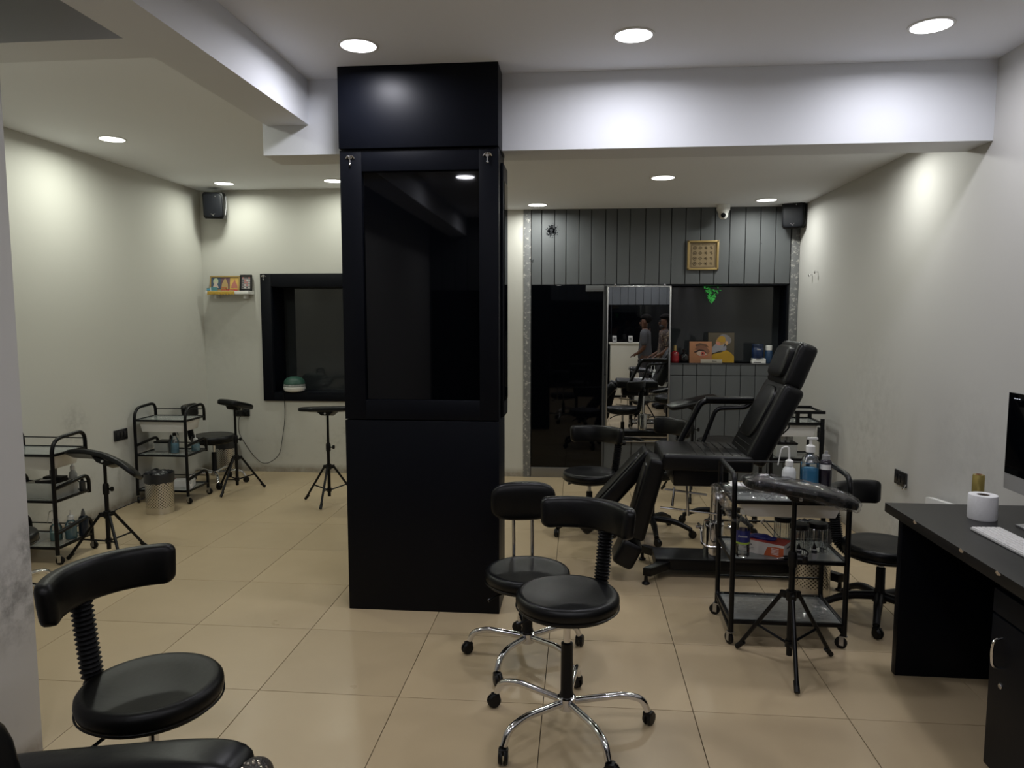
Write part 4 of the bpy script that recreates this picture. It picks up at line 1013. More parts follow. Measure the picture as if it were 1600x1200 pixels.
text('lettering', 'Mint', .022, WPLAST, t, (0, -.0545, .085), (PI / 2, 0, 0))
bottle('jar', 'small blue bottle with white cap partly behind the headrest', (1.785, 7.05, ZS), [(0, 0), (.032, 0), (.034, .004), (.034, .115), (.028, .125), (0, .125)], mat('blue_bottle', (.02, .05, .11), .3), [(0, .124), (.03, .124), (.03, .165), (.027, .168), (0, .168)], WPLAST)
t = thing('small_box', 'flat white printed box at the bottom of the stack on the rear sill', 'box', (1.69, 7.05, ZS)); MB().bx(-.062, .062, -.035, .035, 0, .023, bev=.001).build('carton', WPLAST, t); MB().bx(-.05, .02, -.0358, -.035, .007, .014).build('print', DARK, t)
t = thing('small_box', 'flat white box lying on another box under the blue jar', 'box', (1.692, 7.05, ZS + .023)); MB().bx(-.06, .06, -.034, .034, 0, .0235, bev=.001).build('carton', WPLAST, t); MB().bx(-.03, .04, -.0348, -.034, .008, .014).build('print', mat('grey_print', (.2, .2, .2), .6), t)
# glowing leaves added in front of the pane for a green reflection
LEAF = mat('leaf_glow', (.05, .4, .08), .5, emit=(.10, .75, .14), es=.22)
t = thing('leaf_reflection', 'cluster of glowing green leaves added for a reflection in the rear window', 'garland', (1.27, 7.225, 1.86))
rnd = random.Random(3); m = MB()
for k in range(90):
    u = rnd.random(); x = rnd.uniform(-.09, .08) * (1.1 - u) + .02 * (1 - u); z = -.01 - .15 * u
    a = rnd.uniform(0, 2 * PI); L_ = rnd.uniform(.008, .016); W_ = L_ * .35
    c_, s_2 = math.cos(a), math.sin(a)
    q = [(L_, 0), (0, W_), (-L_, 0), (0, -W_)]
    yy_ = rnd.uniform(-.03, 0)
    vs = [m.bm.verts.new((x + p[0] * c_ - p[1] * s_2, yy_ + rnd.uniform(-.004, .004), z + p[0] * s_2 + p[1] * c_)) for p in q]
    m.bm.faces.new(vs)
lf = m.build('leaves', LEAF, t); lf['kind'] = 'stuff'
MB().tube([(-.06, -.01, 0), (0, -.015, -.03), (.0, -.015, -.12)], .003, 6).build('stem', mat('stem_green', (.03, .1, .03), .6), t)

# ---- shelf in the left corner
t = thing('wall_shelf', 'small white shelf on the rear wall in the left corner', 'shelf', (-3.43, YB, 1.782))
MB().bx(-.225, .215, -.13, 0, 0, .034, bev=.003).build('board', WPLAST, t)
MB().bx(-.16, -.14, -.08, 0, -.04, 0, bev=.002).build('bracket', WPLAST, t); MB().bx(.14, .16, -.08, 0, -.04, 0, bev=.002).build('bracket', WPLAST, t)
o = MB().bx(-.20, .075, -.136, -.1305, .002, .030, bev=.002)
for k in range(19): o.sel((-.195 + k * .0145, -.137, .0 + .006 * (k % 2)), (.006, .003, .009), (.8, .8), n=8, m=5)
o = o.build('gold_garland', mat('garland_gold', (.55, .36, .06), .35, metal=.3), None, (-3.43, YB, 1.782)); tag(o, 'gold fringed garland along the front of the corner shelf', 'garland')
t = thing('picture_frame', 'gold framed picture in three panels on the corner shelf', 'picture', (-3.49, YB - .055, 1.816), rot=(math.radians(-8), 0, 0))
m = MB()
for (x0, x1, z0, z1) in ((-.155, .155, .135, .15), (-.155, .155, 0, .014), (-.155, -.142, 0, .15), (.142, .155, 0, .15)): m.bx(x0, x1, -.010, .006, z0, z1, bev=.002)
m.build('frame', GOLD, t)
for (x0, x1, col, nm) in ((-.142, -.045, (.05, .08, .13), 'blue_panel'), (-.045, .05, (.13, .07, .09), 'plum_panel'), (.05, .142, (.58, .38, .10), 'amber_panel')):
    MB().bx(x0, x1, -.002, .003, .014, .135).build('print_panel', mat(nm, col, .5, vary=.35, vscale=30), t)
# generic seated figures as print
flat('print_figure', ell(-.095, .095, .026, .034), mat('pale_disc', (.42, .45, .30), .6), t, -.0025)
flat('print_figure', [(-.125, .03), (-.115, .06), (-.105, .085), (-.095, .105), (-.085, .085), (-.075, .06), (-.062, .03)], mat('pale_robe', (.52, .42, .36), .6), t, -.0034)
flat('print_figure', [(-.035, .018), (-.03, .07), (-.012, .11), (.0, .125), (.012, .11), (.03, .07), (.035, .018)], mat('gold_robe', (.40, .28, .12), .6), t, -.0034)
flat('print_figure', [(.065, .03), (.07, .06), (.088, .09), (.098, .12), (.108, .09), (.125, .06), (.13, .03)], mat('rose_robe', (.42, .15, .12), .6), t, -.0034)
t = thing('picture_frame', 'small black framed picture at the right end of the corner shelf', 'picture', (-3.275, YB - .05, 1.816), rot=(math.radians(-8), 0, math.radians(6)))
m = MB()
for (x0, x1, z0, z1) in ((-.058, .058, .145, .16), (-.058, .058, 0, .02), (-.058, -.043, 0, .16), (.043, .058, 0, .16)): m.bx(x0, x1, -.012, .006, z0, z1, bev=.002)
m.build('frame', BPLAST, t)
MB().bx(-.043, .043, -.002, .003, .02, .145).build('print_panel', mat('grey_collage', (.22, .20, .20), .5), t)
rnd = random.Random(5); cm = [mat('collage_%d' % i, c, .6) for i, c in enumerate(((.5, .48, .46), (.45, .16, .15), (.08, .08, .09)))]
for i in range(4):
    for j in range(5): flat('print_patch', ell(-.031 + i * .0205, .034 + j * .024, .008, .009, rnd.random(), 8), cm[rnd.randrange(3)], t, -.0025)
TEAL = mat('teal_card', (.08, .22, .24), .5)
t = thing('small_box', 'teal box on the corner shelf in front of the gold picture', 'box', (-3.575, YB - .105, 1.816)); MB().bx(-.03, .03, -.012, .012, 0, .036, bev=.001).build('carton', TEAL, t); MB().bx(-.032, -.026, -.0125, .0125, 0, .0362).build('band', WPLAST, t)
t = thing('small_box', 'tiny teal box at the left end of the corner shelf', 'box', (-3.632, YB - .10, 1.816)); MB().bx(-.016, .016, -.01, .01, 0, .028, bev=.001).build('carton', TEAL, t); MB().bx(-.0165, .0165, -.0105, .0105, .01, .014).build('band', BLUEL, t)
t = thing('incense_pack', 'orange pack standing on the corner shelf', 'pack', (-3.475, YB - .105, 1.816)); MB().bx(-.024, .024, -.01, .01, 0, .034, bev=.003).build('carton', mat('orange_card', (.40, .11, .04), .5), t); MB().bx(-.0245, .0245, -.0105, .0105, .022, .027).build('band', GOLD, t)
t = thing('incense_pack', 'flat red pack lying on the corner shelf', 'pack', (-3.38, YB - .105, 1.816)); MB().bx(-.055, .04, -.012, .012, 0, .014, bev=.003).build('carton', RED, t); MB().bx(-.04, .01, -.0125, .0125, .004, .010).build('band', GOLD, t)

# ---- green topped device in the left recess
t = thing('humidifier', 'rounded white table device with dark green lid on the black window sill', 'humidifier', (-2.985 + .14, 7.02 + .02, wz0 + .0105))
MB().lathe([(0, 0), (.055, 0), (.095, .012), (.108, .035), (.106, .052), (.10, .056), (0, .056)], 36).build('base', WPLAST, t)
MB().lathe([(.1005, .055), (.106, .058), (.107, .07), (.1, .082), (.098, .082), (.0995, .07), (.0995, .056), (.1005, .055)], 36).build('speaker_band', mat('mottled_band', (.22, .23, .22), .5, vary=.8, vscale=60), t)
MB().lathe([(.1, .08), (.104, .084), (.098, .115), (.075, .14), (.04, .153), (0, .156)], 36).build('lid', mat('green_lid', (.02, .07, .05), .5), t)
o = MB().tube(fillet([(-2.93, YB - .025, .80), (-2.925, YB - .018, .55), (-2.99, YB - .03, .16), (-3.16, YB - .03, .065), (-3.28, YB - .03, .18), (-3.42, YB - .03, .40), (-3.41, YB - .02, .55), (-3.36, YB - .045, .585)], .12, 8), .0032, 6)
o.tube(fillet([(-2.855, 7.04 + .105, wz0 + .025), (-2.93, YB + .05, wz0 + .016), (-2.93, YB - .025, .80)], .03, 5), .0032, 6)
tag(o.build('power_cable', BPLAST), 'thin black cable drooping from the window recess to the rear wall socket', 'cable')

# ---- goods on the trolleys
def squeeze(label, loc, r=.036, h=.115, liquid=None, lm=None, bent=1, body=None, grp='squeeze bottles', name='squeeze_bottle', rotz=0.0, noz=.07):
    t = thing(name, label, 'bottle', loc, rotz, grp)
    b = body or CLEAR
    MB().lathe([(0, 0), (r * .93, 0), (r, .006), (r, h * .72), (r * .85, h * .86), (r * .5, h * .95), (r * .5, h), (0, h)], 24).build('body', b, t)
    if liquid: MB().lathe([(0, .003), (r * .92, .003), (r * .97, .008), (r * .97, liquid), (0, liquid)], 24).build('liquid', lm or BLUEL, t)
    c = MB().lathe([(0, h - .002), (r * .58, h - .002), (r * .56, h + .022), (r * .2, h + .03), (0, h + .03)], 18).build('cap', WPLAST, t)
    if bent: MB().tube(fillet([(0, 0, h + .02), (-.005, 0, h + .02 + noz), (-.04 * bent, 0, h + .02 + noz * .92), (-.055 * bent, 0, h + .0)], .035, 6), [.005] * 4 + [.0045] * 8 + [.003] * 4, 8).build('nozzle', WPLAST, c)
    else: MB().tube([(0, 0, h + .02), (0, 0, h + .02 + noz * .6)], [.006, .002], 8).build('nozzle', WPLAST, c)
    return t
# right trolley, top shelf (shelf glass top at 0.703)
zt = .7035
squeeze('white squeeze bottle with bent nozzle on the right trolley', (1.055, 3.70, zt), .033, .125, body=mat('milky_plastic', (.62, .64, .64), .35), bent=1, noz=.075)
t = thing('pump_bottle', 'clear pump bottle of bright blue liquid on the right trolley', 'bottle', (1.158, 3.71, zt))
m = MB().sel((0, 0, .075), (.044, .034, .076), (.28, .55), n=28, m=14); m.build('body', CLEAR, t)
MB().lathe([(.03, .135), (.042, .143), (.034, .168), (.018, .182), (.018, .195), (0, .195)], 24).build('shoulder', clear_mat('milky_shoulder', (.55, .58, .6), .2, .15), t)
MB().sel((0, 0, .058), (.042, .032, .056), (.25, .55), n=28, m=12).build('liquid', BLUEL, t)
pc = MB().lathe([(0, .192), (.022, .192), (.022, .222), (.012, .228), (.007, .23), (.007, .255), (0, .256)], 18).build('pump_collar', WPLAST, t)
MB().box((.008, 0, .260), (.052, .016, .012), bev=.004).build('pump_head', WPLAST, pc)
t = bottle('ink_bottle', 'dark bottle with grey cap beside the blue pump bottle', (1.232, 3.70, zt), [(0, 0), (.028, 0), (.03, .004), (.03, .14), (.024, .155), (.017, .16), (0, .16)], mat('dark_violet', (.018, .014, .022), .15), [(0, .158), (.019, .158), (.019, .18), (.008, .184), (.008, .20), (0, .20)], mat('grey_cap', (.3, .3, .3), .4))
MB().lathe([(.0305, .11), (.0305, .135), (.0298, .135), (.0298, .11), (.0305, .11)], 20).build('label', WPAPER, t)
o = crumple(-.085, .085, -.05, .05, 0, .010, n=12, seed=12).build('paper_towel', WPAPER, None, (.845, 3.665, .728), (0, 0, -.15), angle=60); tag(o, 'crumpled white paper towel on the plastic covered right trolley top', 'paper towel')
# right trolley, middle shelf (glass top 0.418)
zm = .4185
t = thing('water_bottle', 'clear water bottle with dark blue label on the right trolley', 'bottle', (.795, 3.505, zm))
MB().lathe([(0, .004), (.026, 0), (.0325, .008), (.0325, .045), (.031, .05), (.0325, .055), (.0325, .13), (.0315, .135), (.033, .142), (.031, .16), (.014, .195), (.0135, .21), (0, .21)], 28).build('body', CLEAR, t)
MB().lathe([(0, .208), (.0165, .208), (.0165, .228), (.015, .231), (0, .231)], 20).build('cap', WPLAST, t)
lb = MB().lathe([(.0335, .075), (.0335, .132), (.0328, .132), (.0328, .075), (.0335, .075)], 28).build('label', mat('navy_label', (.02, .025, .14), .35), t)
MB().lathe([(.0338, .066), (.0338, .0755), (.033, .0755), (.033, .066), (.0338, .066)], 28).build('label_stripe', mat('lime_stripe', (.30, .42, .05), .4), t)
text('lettering', 'Cetastin', .0135, WPLAST, t, (-.008, -.0338, .106), (PI / 2, 0, -.25), sx=.95)
t = thing('glove_box', 'red and white glove box with a blue glove on the right trolley', 'box', (.915, 3.585, zm), math.radians(-33))
MB().bx(-.115, .115, -.055, .055, 0, .062, bev=.001).build('carton', mat('white_card', (.62, .58, .54), .6), t)
MB().bx(-.1145, .1145, -.0545, .0545, .062, .063).build('red_top', mat('red_card', (.40, .05, .035), .5), t)
flat('red_corner', [(.02, .001), (.035, .042), (.075, .05), (.1135, .05), (.1135, .001)], mat('orange_red_card', (.48, .10, .03), .5), t, -.0552)
for k in range(5): flat('print_line', [(.055, .012 + k * .007), (.09, .012 + k * .007), (.09, .0145 + k * .007), (.055, .0145 + k * .007)], WPAPER, t, -.0562)
text('lettering', 'Nitrile', .016, DARK, t, (-.06, -.0555, .042), (PI / 2, 0, 0))
for k in range(2): flat('print_line', [(-.09, .018 + k * .007), (-.03, .018 + k * .007), (-.03, .0195 + k * .007), (-.09, .0195 + k * .007)], MATS['grey_print'], t, -.0554)
text('lettering', 'GLOVES', .013, DARK, t, (.1155, .01, .04), (PI / 2, 0, PI / 2))
def gw(v): return v + Vector((0, 0, .006 * math.sin(60 * v.x) * math.cos(75 * v.y)))
MB().sel((-.02, .005, .068), (.055, .03, .014), (.8, .9), n=28, m=10, warp=gw).sel((.035, -.005, .07), (.03, .02, .01), (.9, .9), n=16, m=8, warp=gw).sel((-.055, -.012, .068), (.035, .014, .010), (.9, .9), rot=(0, 0, .5), n=16, m=8, warp=gw).build('glove', mat('blue_nitrile', (.012, .015, .16), .45), t)
def jar(label, loc, r=.044, h=.125):
    t = thing('storage_jar', label, 'jar', loc, 0, 'ribbed glass jars')
    m = MB(); n = 48
    prof = [(0, 0), (r * .95, 0), (r, .006), (r, h * .88), (r * .93, h * .95), (r * .93, h)]
    rings = []
    for q, z in prof:
        rings.append([m.bm.verts.new((0, 0, z))] if q == 0 else [m.bm.verts.new((q * (1 + .025 * (-1) ** k) * math.cos(2 * PI * k / n), q * (1 + .025 * (-1) ** k) * math.sin(2 * PI * k / n), z)) for k in range(n)])
    for A, B in zip(rings, rings[1:]):
        for k in range(n):
            if len(A) == 1: m.bm.faces.new((A[0], B[(k + 1) % n], B[k]))
            else: m.bm.faces.new((A[k], A[(k + 1) % n], B[(k + 1) % n], B[k]))
    m.build('body', JAR, t, angle=10)
    MB().lathe([(0, h - .008), (r * 1.0, h - .008), (r * 1.02, h - .004), (r * 1.02, h + .012), (r * .96, h + .016), (0, h + .016)], 32).build('lid', BPLAST, t)
    return t
jar('ribbed glass jar with black lid nearest the tripod pole on the right trolley', (1.085, 3.60, zm))
jar('ribbed glass jar with black lid at the right of the right trolley', (1.188, 3.64, zm), .045, .12)
jar('ribbed glass jar with black lid at the back of the right trolley', (1.045, 3.725, zm), .045, .125)
def ink(label, loc, grp='small ink bottles'):
    t = bottle('ink_bottle', label, loc, [(0, 0), (.0125, 0), (.013, .002), (.013, .045), (.008, .05), (0, .05)], mat('ink_body', (.30, .30, .30), .3), [(0, .049), (.009, .049), (.008, .06), (.002, .078), (0, .078)], BPLAST, grp)
    MB().lathe([(.0134, .03), (.0134, .044), (.0128, .044), (.0128, .03), (.0134, .03)], 16).build('label', DARK, t)
    return t
ink('small ink bottle just right of the tripod pole on the right trolley', (1.052, 3.485, zm))
ink('small ink bottle in front of the right-hand jar on the right trolley', (1.126, 3.492, zm))
MB().tube([(0, 0, 0), (.10, .03, .09)], .006, 8)
t = thing('tattoo_machine', 'small black tattoo machine lying on the middle shelf of the right trolley', 'tattoo machine', (1.025, 3.463, zm), .12)
MB().tube([(-.05, 0, .012), (.0, 0, .012), (.05, 0, .013)], [.011, .012, .009], 12).build('grip', BPLAST, t)
MB().tube(fillet([(.05, 0, .013), (.075, .01, .03), (.06, .02, .045), (.03, .02, .05)], .015), .004, 8).build('cord_clip', BMETAL, t)
MB().tube([(-.05, 0, .012), (-.085, 0, .010)], [.006, .0025], 10).build('needle_tip', CHROME, t)
t = thing('clear_tube', 'clear plastic tube leaning on the glove box', 'tube', (1.005, 3.66, zm)); MB().tube([(.03, .0, .008), (-.07, .03, .12)], .012, 14).build('sleeve', CLEAR, t); MB().tube([(-.07, .03, .12), (-.075, .0315, .126)], .0125, 14).build('cap', WPLAST, t)

# left wall trolley (centre -3.478, 5.875)
def spray(label, loc, h=.13):
    t = thing('spray_bottle', label, 'bottle', loc)
    MB().lathe([(0, 0), (.032, 0), (.034, .005), (.034, h * .7), (.014, h * .95), (.014, h), (0, h)], 24).build('body', CLEAR, t)
    MB().lathe([(0, .003), (.031, .003), (.032, .006), (.032, h * .55), (0, h * .55)], 24).build('liquid', mat('sky_liquid', (.20, .46, .62), .2), t)
    hd_ = MB().lathe([(0, h - .002), (.016, h - .002), (.016, h + .02), (.008, h + .024), (0, h + .024)], 16).build('collar', BPLAST, t)
    MB().box((.006, 0, h + .038), (.06, .018, .022), bev=.005).tube([(.026, 0, h + .03), (.034, 0, h + .0)], .004, 6).build('trigger', mat('blue_grey', (.10, .13, .18), .4), hd_)
    return t
z4 = .4085; z1_ = .7035
spray('clear spray bottle of blue liquid on the left wall trolley', (-3.425, 5.83, z4), .15)
t = bottle('ink_bottle', 'dark bottle beside the spray bottle on the left wall trolley', (-3.475, 5.86, z4), [(0, 0), (.02, 0), (.021, .003), (.021, .10), (.012, .115), (0, .115)], mat('smoke_plastic', (.04, .045, .05), .3), [(0, .114), (.013, .114), (.010, .14), (.003, .15), (0, .15)], BPLAST)
squeeze('white topped squeeze bottle of blue liquid at the right of the left wall trolley', (-3.295, 5.93, z4), .035, .085, liquid=.06, lm=mat('sky_liquid2', (.28, .55, .68), .2), bent=0, noz=.10)
def tub(label, loc, sx=.16, sy=.11, h=.09, lid=True, name='storage_tub'):
    t = thing(name, label, 'container', loc, 0, 'translucent storage tubs')
    m = MB(); b = .002
    m.box((0, 0, h / 2), (sx, sy, h), bev=.006)
    m.build('body', mat('translucent_tub', (.48, .49, .46), .4, alpha=.75), t)
    if lid:
        MB().box((0, 0, h + .006), (sx + .008, sy + .008, .012), bev=.004).build('lid', BPLAST, t)
    return t
tub('translucent tub with black lid at the back of the left wall trolley', (-3.575, 5.93, z4), .12, .12, .075)
t = thing('carton', 'low white printed carton on the bottom shelf of the left wall trolley', 'box', (-3.40, 5.87, .1085), .25); MB().bx(-.10, .10, -.05, .05, 0, .06, bev=.001).build('card', WPAPER, t); MB().bx(-.102, -.06, -.0506, .0506, .0, .0605).build('red_end', RED, t)
t = thing('small_box', 'small white box at the front of the left wall trolley bottom shelf', 'box', (-3.285, 5.78, .1085), .1); MB().bx(-.02, .02, -.02, .02, 0, .045, bev=.001).build('card', WPAPER, t); MB().bx(-.012, .012, -.0206, -.02, .012, .03).build('print', DARK, t)
# near left trolley (centre -3.50, 4.365)
tub('translucent tub with black lid on the middle shelf of the near left trolley', (-3.43, 4.34, z4), .24, .18, .095, False)
t = thing('tool_tray', 'black tray lying on the tub of the near left trolley', 'tray', (-3.39, 4.33, z4 + .0955)); MB().box((0, 0, .009), (.15, .11, .018), bev=.004).box((.01, .02, .026), (.13, .06, .016), bev=.004).build('shell', BPLAST, t); MB().box((-.02, -.03, .0195), (.06, .025, .003), rot=(0, 0, .4)).build('paper_slip', WPAPER, t)
bottle('tape_roll', 'grey cylinder standing on the black tray of the near left trolley', (-3.40, 4.36, z4 + .13), [(0, 0), (.021, 0), (.022, .003), (.022, .05), (.021, .053), (0, .053)], mat('grey_plastic', (.22, .22, .21), .5), [(0, .053), (.019, .053), (.019, .058), (0, .058)], MATS['grey_plastic'], cat='roll')
squeeze('clear squeeze bottle at the back of the near left trolley middle shelf', (-3.325, 4.44, z4), .026, .155, bent=0, body=mat('milky_bottle', (.45, .47, .46), .35))
bottle('ink_bottle', 'small dark bottle at the right edge of the near left trolley', (-3.30, 4.49, z4), [(0, 0), (.018, 0), (.019, .003), (.019, .06), (.011, .07), (0, .07)], MATS['smoke_plastic'], [(0, .069), (.010, .069), (.008, .085), (.003, .10), (0, .10)], BPLAST)
squeeze('teal squeeze bottle with bent nozzle on the near left trolley bottom shelf', (-3.405, 4.36, .1085), .036, .115, liquid=.055, lm=TEALL, bent=1, noz=.06)
squeeze('clear bottle of blue liquid behind the near left trolley post', (-3.33, 4.40, .1085), .035, .13, liquid=.09, lm=mat('sky_liquid3', (.26, .52, .64), .2), bent=0)
bottle('ink_bottle', 'navy bottle with nozzle cap on the near left trolley bottom shelf', (-3.295, 4.475, .1085), [(0, 0), (.03, 0), (.031, .004), (.031, .115), (.024, .13), (.013, .137), (0, .137)], mat('navy_bottle', (.012, .018, .03), .25), [(0, .136), (.014, .136), (.012, .155), (.005, .18), (0, .182)], mat('grey_nozzle', (.12, .12, .12), .4))
# far right trolley goods
tub('clear tub with black lid on the middle shelf of the far right trolley', (1.64, 5.90, .4615), .16, .14, .10)
for x, nm in ((1.62, 'left'), (1.66, 'right')):
    bottle('glass_vial', 'clear glass vial standing on the %s of the far trolley tub lid' % nm, (x, 5.88, .574), [(0, 0), (.015, 0), (.016, .002), (.016, .075), (0, .075)], mat('vial_milk', (.40, .41, .40), .3), [(0, .074), (.0165, .074), (.0165, .085), (0, .085)], MATS['grey_cap'], 'glass vials')

# ---- foreground left: leather armchair (only its arm and back corner show)
t = thing('leather_armchair', 'black leather armchair whose arm crosses the bottom left corner', 'armchair', (-1.10, 1.15, 0))
def armbend(v): return Vector((v.x, v.y, v.z + .02 * math.sin((v.x + .1) * 5.5) - .18 * max(0, -v.x - .1) ** 1.3))
MB().sel((0.015, .33, .495), (.36, .072, .08), (.55, .32), rot=(0, -.14, 0), n=48, m=16).build('armrest', LEATHER, t)
MB().sel((0.06, -.33, .52), (.33, .07, .07), (.55, .32), n=40, m=14).build('armrest', LEATHER, t)
MB().sel((0.05, 0, .33), (.36, .27, .10), (.35, .3), n=40, m=14).build('seat', LEATHER, t)
MB().sel((-.175, -.035, .55), (.085, .31, .20), (.5, .4), rot=(0, -.18, 0), n=40, m=16).build('backrest', LEATHER, t)
MB().bx(-.30, .36, .27, .37, .10, .48, bev=.01).bx(-.30, .36, -.38, -.27, .10, .48, bev=.01).bx(-.32, .36, -.30, .30, .10, .24, bev=.01).build('frame', BMETAL, t)
for sx in (-.27, .32):
    for sy in (-.32, .31): MB().cyl((sx, sy, 0), (sx, sy, .11), .016, .02, 12).build('leg', CHROME, t)
# beaded cap over the arm end
bd = thing('beaded_cover', 'glittering black beaded bag hung over the chair arm end', 'bag', (-.725, 1.47, .52))
MB().sel((0.01, 0, 0), (.04, .062, .065), (.8, .8), n=28, m=14).build('pouch', mat('sequin_cloth', (.02, .016, .014), .3, bump=(220, .9)), bd)
rnd = random.Random(8); m = MB()
for k in range(150):
    u = rnd.uniform(-1, 1); q = rnd.uniform(0, 2 * PI); s = math.sqrt(1 - u * u)
    m.sel((.01 + .041 * s * math.cos(q), .063 * s * math.sin(q), .066 * u), (.0045, .0045, .0045), (1, 1), n=6, m=4)
be = m.build('beads', mat('bead_glass', (.55, .48, .42), .06, metal=.8), bd); be['kind'] = 'stuff'

# ---- counter behind the camera (seen in the mirror)
t = thing('reception_counter', 'cream reception counter reflected in the mirror', 'counter', (.93, -1.0, 0))
MB().bx(-.29, .29, -.20, .20, .05, 1.08, bev=.004).build('body', mat('cream_laminate', (.62, .60, .50), .4), t)
MB().bx(-.32, .32, -.23, .23, 1.08, 1.115, bev=.004).build('top', MATS['cream_laminate'], t)
MB().bx(-.27, .27, -.18, .18, 0, .05).build('plinth', BMETAL, t)
for x, nm in ((.72, 'left'), (1.04, 'right')):
    t = thing('card_stand', 'small white card stand on the %s of the reflected counter' % nm, 'card stand', (x, -.95, 1.115), .3)
    MB().box((0, 0, .07), (.085, .004, .13), rot=(-.15, 0, 0), bev=.001).build('card', WPAPER, t); MB().box((0, .01, .007), (.09, .05, .012), bev=.002).build('foot', BPLAST, t)
    MB().box((0, .0035, .07), (.05, .004, .06), rot=(-.15, 0, 0)).build('print', MATS['grey_print'], t)

# ---- two people behind the camera, seen in the mirror
def skin_mesh(name, verts, edges, radii, m_, parent, root=0, sub=2):
    me = bpy.data.meshes.new(name); me.from_pydata(verts, edges, [])
    o = bpy.data.objects.new(name, me); C.objects.link(o)
    md = o.modifiers.new('skin', 'SKIN'); md.use_smooth_shade = True
    sv = me.skin_vertices[0].data
    for i, r in enumerate(radii):
        sv[i].radius = (r, r) if not isinstance(r, tuple) else r
        sv[i].use_root = (i == root)
    s = o.modifiers.new('sub', 'SUBSURF'); s.levels = sub; s.render_levels = sub
    dg = bpy.context.evaluated_depsgraph_get(); dg.update()
    nm = bpy.data.meshes.new_from_object(o.evaluated_get(dg))
    bpy.data.objects.remove(o); bpy.data.meshes.remove(me)
    nm.name = name
    nm.polygons.foreach_set('use_smooth', [True] * len(nm.polygons))
    nm.materials.clear(); nm.materials.append(m_)
    return put(name, nm, None, parent)
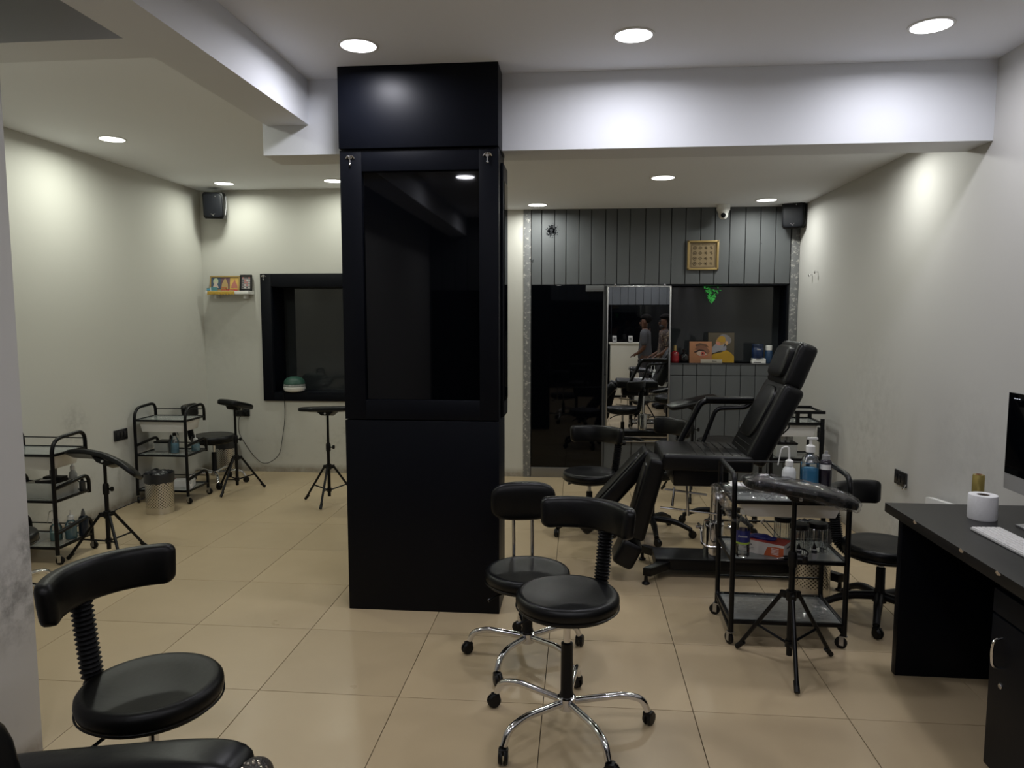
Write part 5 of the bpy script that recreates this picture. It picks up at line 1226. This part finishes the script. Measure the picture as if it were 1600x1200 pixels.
def person(label, loc, rotz, shirt, trousers, beard=False, arm_fwd=0.25):
    """stands facing +x before rotation, 1.66 m tall"""
    t = thing('person', label, 'person', loc, rotz, 'people reflected in the mirror')
    V, E, Rr = [], [], []
    def add(p, r, par=None):
        V.append(p); Rr.append(r)
        if par is not None: E.append((par, len(V) - 1))
        return len(V) - 1
    pel = add((0, 0, .88), .125)
    wa = add((0, 0, 1.02), (.105, .125), pel); chs = add((.01, 0, 1.20), (.105, .15), wa); sh = add((-.005, 0, 1.335), (.07, .12), chs)
    nk = add((.005, 0, 1.405), .052, sh); jw = add((.022, 0, 1.46), (.062, .058), nk); hdv = add((.012, 0, 1.535), (.088, .072), jw); tp = add((.004, 0, 1.60), (.07, .06), hdv)
    for s in (-1, 1):
        h_ = add((0, s * .09, .82), .095, pel); kn = add((.015, s * .095, .47), .062, h_); an = add((-.01, s * .10, .09), .042, kn); to = add((.13, s * .115, .035), (.036, .03), an)
        so = add((-.005, s * .185, 1.33), .062, sh); el = add((-.03 + arm_fwd * .1, s * .225, 1.06), .044, so); wr = add((.03 + arm_fwd * .75, s * .19, .93 + arm_fwd * .35), .030, el); pm = add((.075 + arm_fwd * .95, s * .18, .90 + arm_fwd * .42), (.034, .020), wr)
        for k in range(4):
            b_ = add((.115 + arm_fwd * .97, s * (.155 + k * .019), .885 + arm_fwd * .44 - abs(k - 1.5) * .004), .0095, pm)
            f2 = add((.145 + arm_fwd * .97, s * (.155 + k * .019), .865 + arm_fwd * .42 - abs(k - 1.3) * .006), .0085, b_); add((.158 + arm_fwd * .96, s * (.157 + k * .018), .842 + arm_fwd * .41), .0075, f2)
        th_ = add((.07 + arm_fwd * .97, s * .145, .89 + arm_fwd * .42), .010, pm); add((.105 + arm_fwd * .98, s * .135, .87 + arm_fwd * .42), .0085, th_)
    body = skin_mesh('body', V, E, Rr, SKIN, t)
    # face
    MB().sel((.098, 0, 1.505), (.016, .012, .022), (.9, .9), n=10, m=8).build('nose', SKIN, body)
    for s in (-1, 1):
        MB().sel((.083, s * .028, 1.532), (.010, .013, .007), (1, 1), n=10, m=6).build('eye', mat('eye_dark', (.05, .04, .035), .2), body)
        MB().sel((.0, s * .075, 1.515), (.018, .010, .03), (.9, .9), n=12, m=8).build('ear', SKIN, body)
        MB().box((.088, s * .03, 1.552), (.012, .036, .007), bev=.002).build('eyebrow', HAIR, body)
    MB().sel((.085, 0, 1.468), (.010, .024, .007), (.9, .9), n=12, m=6).build('mouth', mat('lips', (.16, .05, .04), .5), body)
    def hw_(v): return v if v.z > 0.0 or v.x < -.005 else Vector((v.x * .70, v.y * .80, v.z * .5))
    MB().sel((-.012, 0, 1.585), (.108, .088, .085), (.95, .95), n=28, m=16, warp=hw_).build('hair', mat('hair_dark', (.006, .005, .0045), .8, spec=.1, bump=(120, .8)), t)
    if beard:
        MB().sel((.045, 0, 1.445), (.052, .06, .042), (.9, .9), n=20, m=12).build('beard', HAIR, t)
    # clothes
    V, E, Rr = [], [], []
    a = add((0, 0, .76), (.15, .18)); b = add((0, 0, .97), (.145, .17), a); c = add((.008, 0, 1.20), (.125, .165), b); d = add((-.005, 0, 1.33), (.085, .13), c); add((.0, 0, 1.39), .066, d)
    for s in (-1, 1):
        q = add((-.005, s * .187, 1.33), .078, d); q2 = add((-.02 + arm_fwd * .06, s * .215, 1.16), .066, q); add((-.03 + arm_fwd * .1, s * .228, 1.08), .062, q2)
    skin_mesh('shirt', V, E, Rr, shirt, t)
    V, E, Rr = [], [], []
    a = add((0, 0, .90), (.14, .155))
    for s in (-1, 1):
        q = add((0, s * .09, .80), .105, a); k_ = add((.015, s * .095, .47), .078, q); add((-.01, s * .10, .10), .064, k_)
    skin_mesh('trousers', V, E, Rr, trousers, t)
    for s in (-1, 1): MB().sel((.05, s * .112, .045), (.14, .05, .045), (.6, .6), n=20, m=10).build('shoe', BPLAST, t)
    return t
GREY = mat('grey_shirt', (.055, .055, .058), .8)
def squiggle_mat():
    m = bpy.data.materials.new('patterned_shirt'); m.use_nodes = True
    nt = m.node_tree; N = nt.nodes; L = nt.links; b = N['Principled BSDF']; b.inputs['Roughness'].default_value = .8
    tc = N.new('ShaderNodeTexCoord'); v = N.new('ShaderNodeTexNoise'); v.inputs['Scale'].default_value = 9; v.inputs['Detail'].default_value = 1; v.inputs['Distortion'].default_value = 1.5; L.new(tc.outputs['Object'], v.inputs['Vector'])
    r = N.new('ShaderNodeValToRGB'); r.color_ramp.elements[0].position = .47; r.color_ramp.elements[0].color = (.03, .016, .014, 1); r.color_ramp.elements[1].position = .53; r.color_ramp.elements[1].color = (.03, .016, .014, 1)
    e = r.color_ramp.elements.new(.50); e.color = (.42, .33, .22, 1)
    L.new(v.outputs['Fac'], r.inputs[0]); L.new(r.outputs[0], b.inputs['Base Color'])
    return m
person('man in a grey collared shirt reflected in the mirror, facing left', (1.22, .33, 0), PI + .25, GREY, mat('dark_trousers', (.03, .03, .035), .8), arm_fwd=.08)
person('bearded man in a brown patterned shirt reflected beside the grey-shirted man', (1.50, .98, 0), PI - .1, squiggle_mat(), mat('black_trousers', (.015, .015, .018), .8), beard=True, arm_fwd=.1)
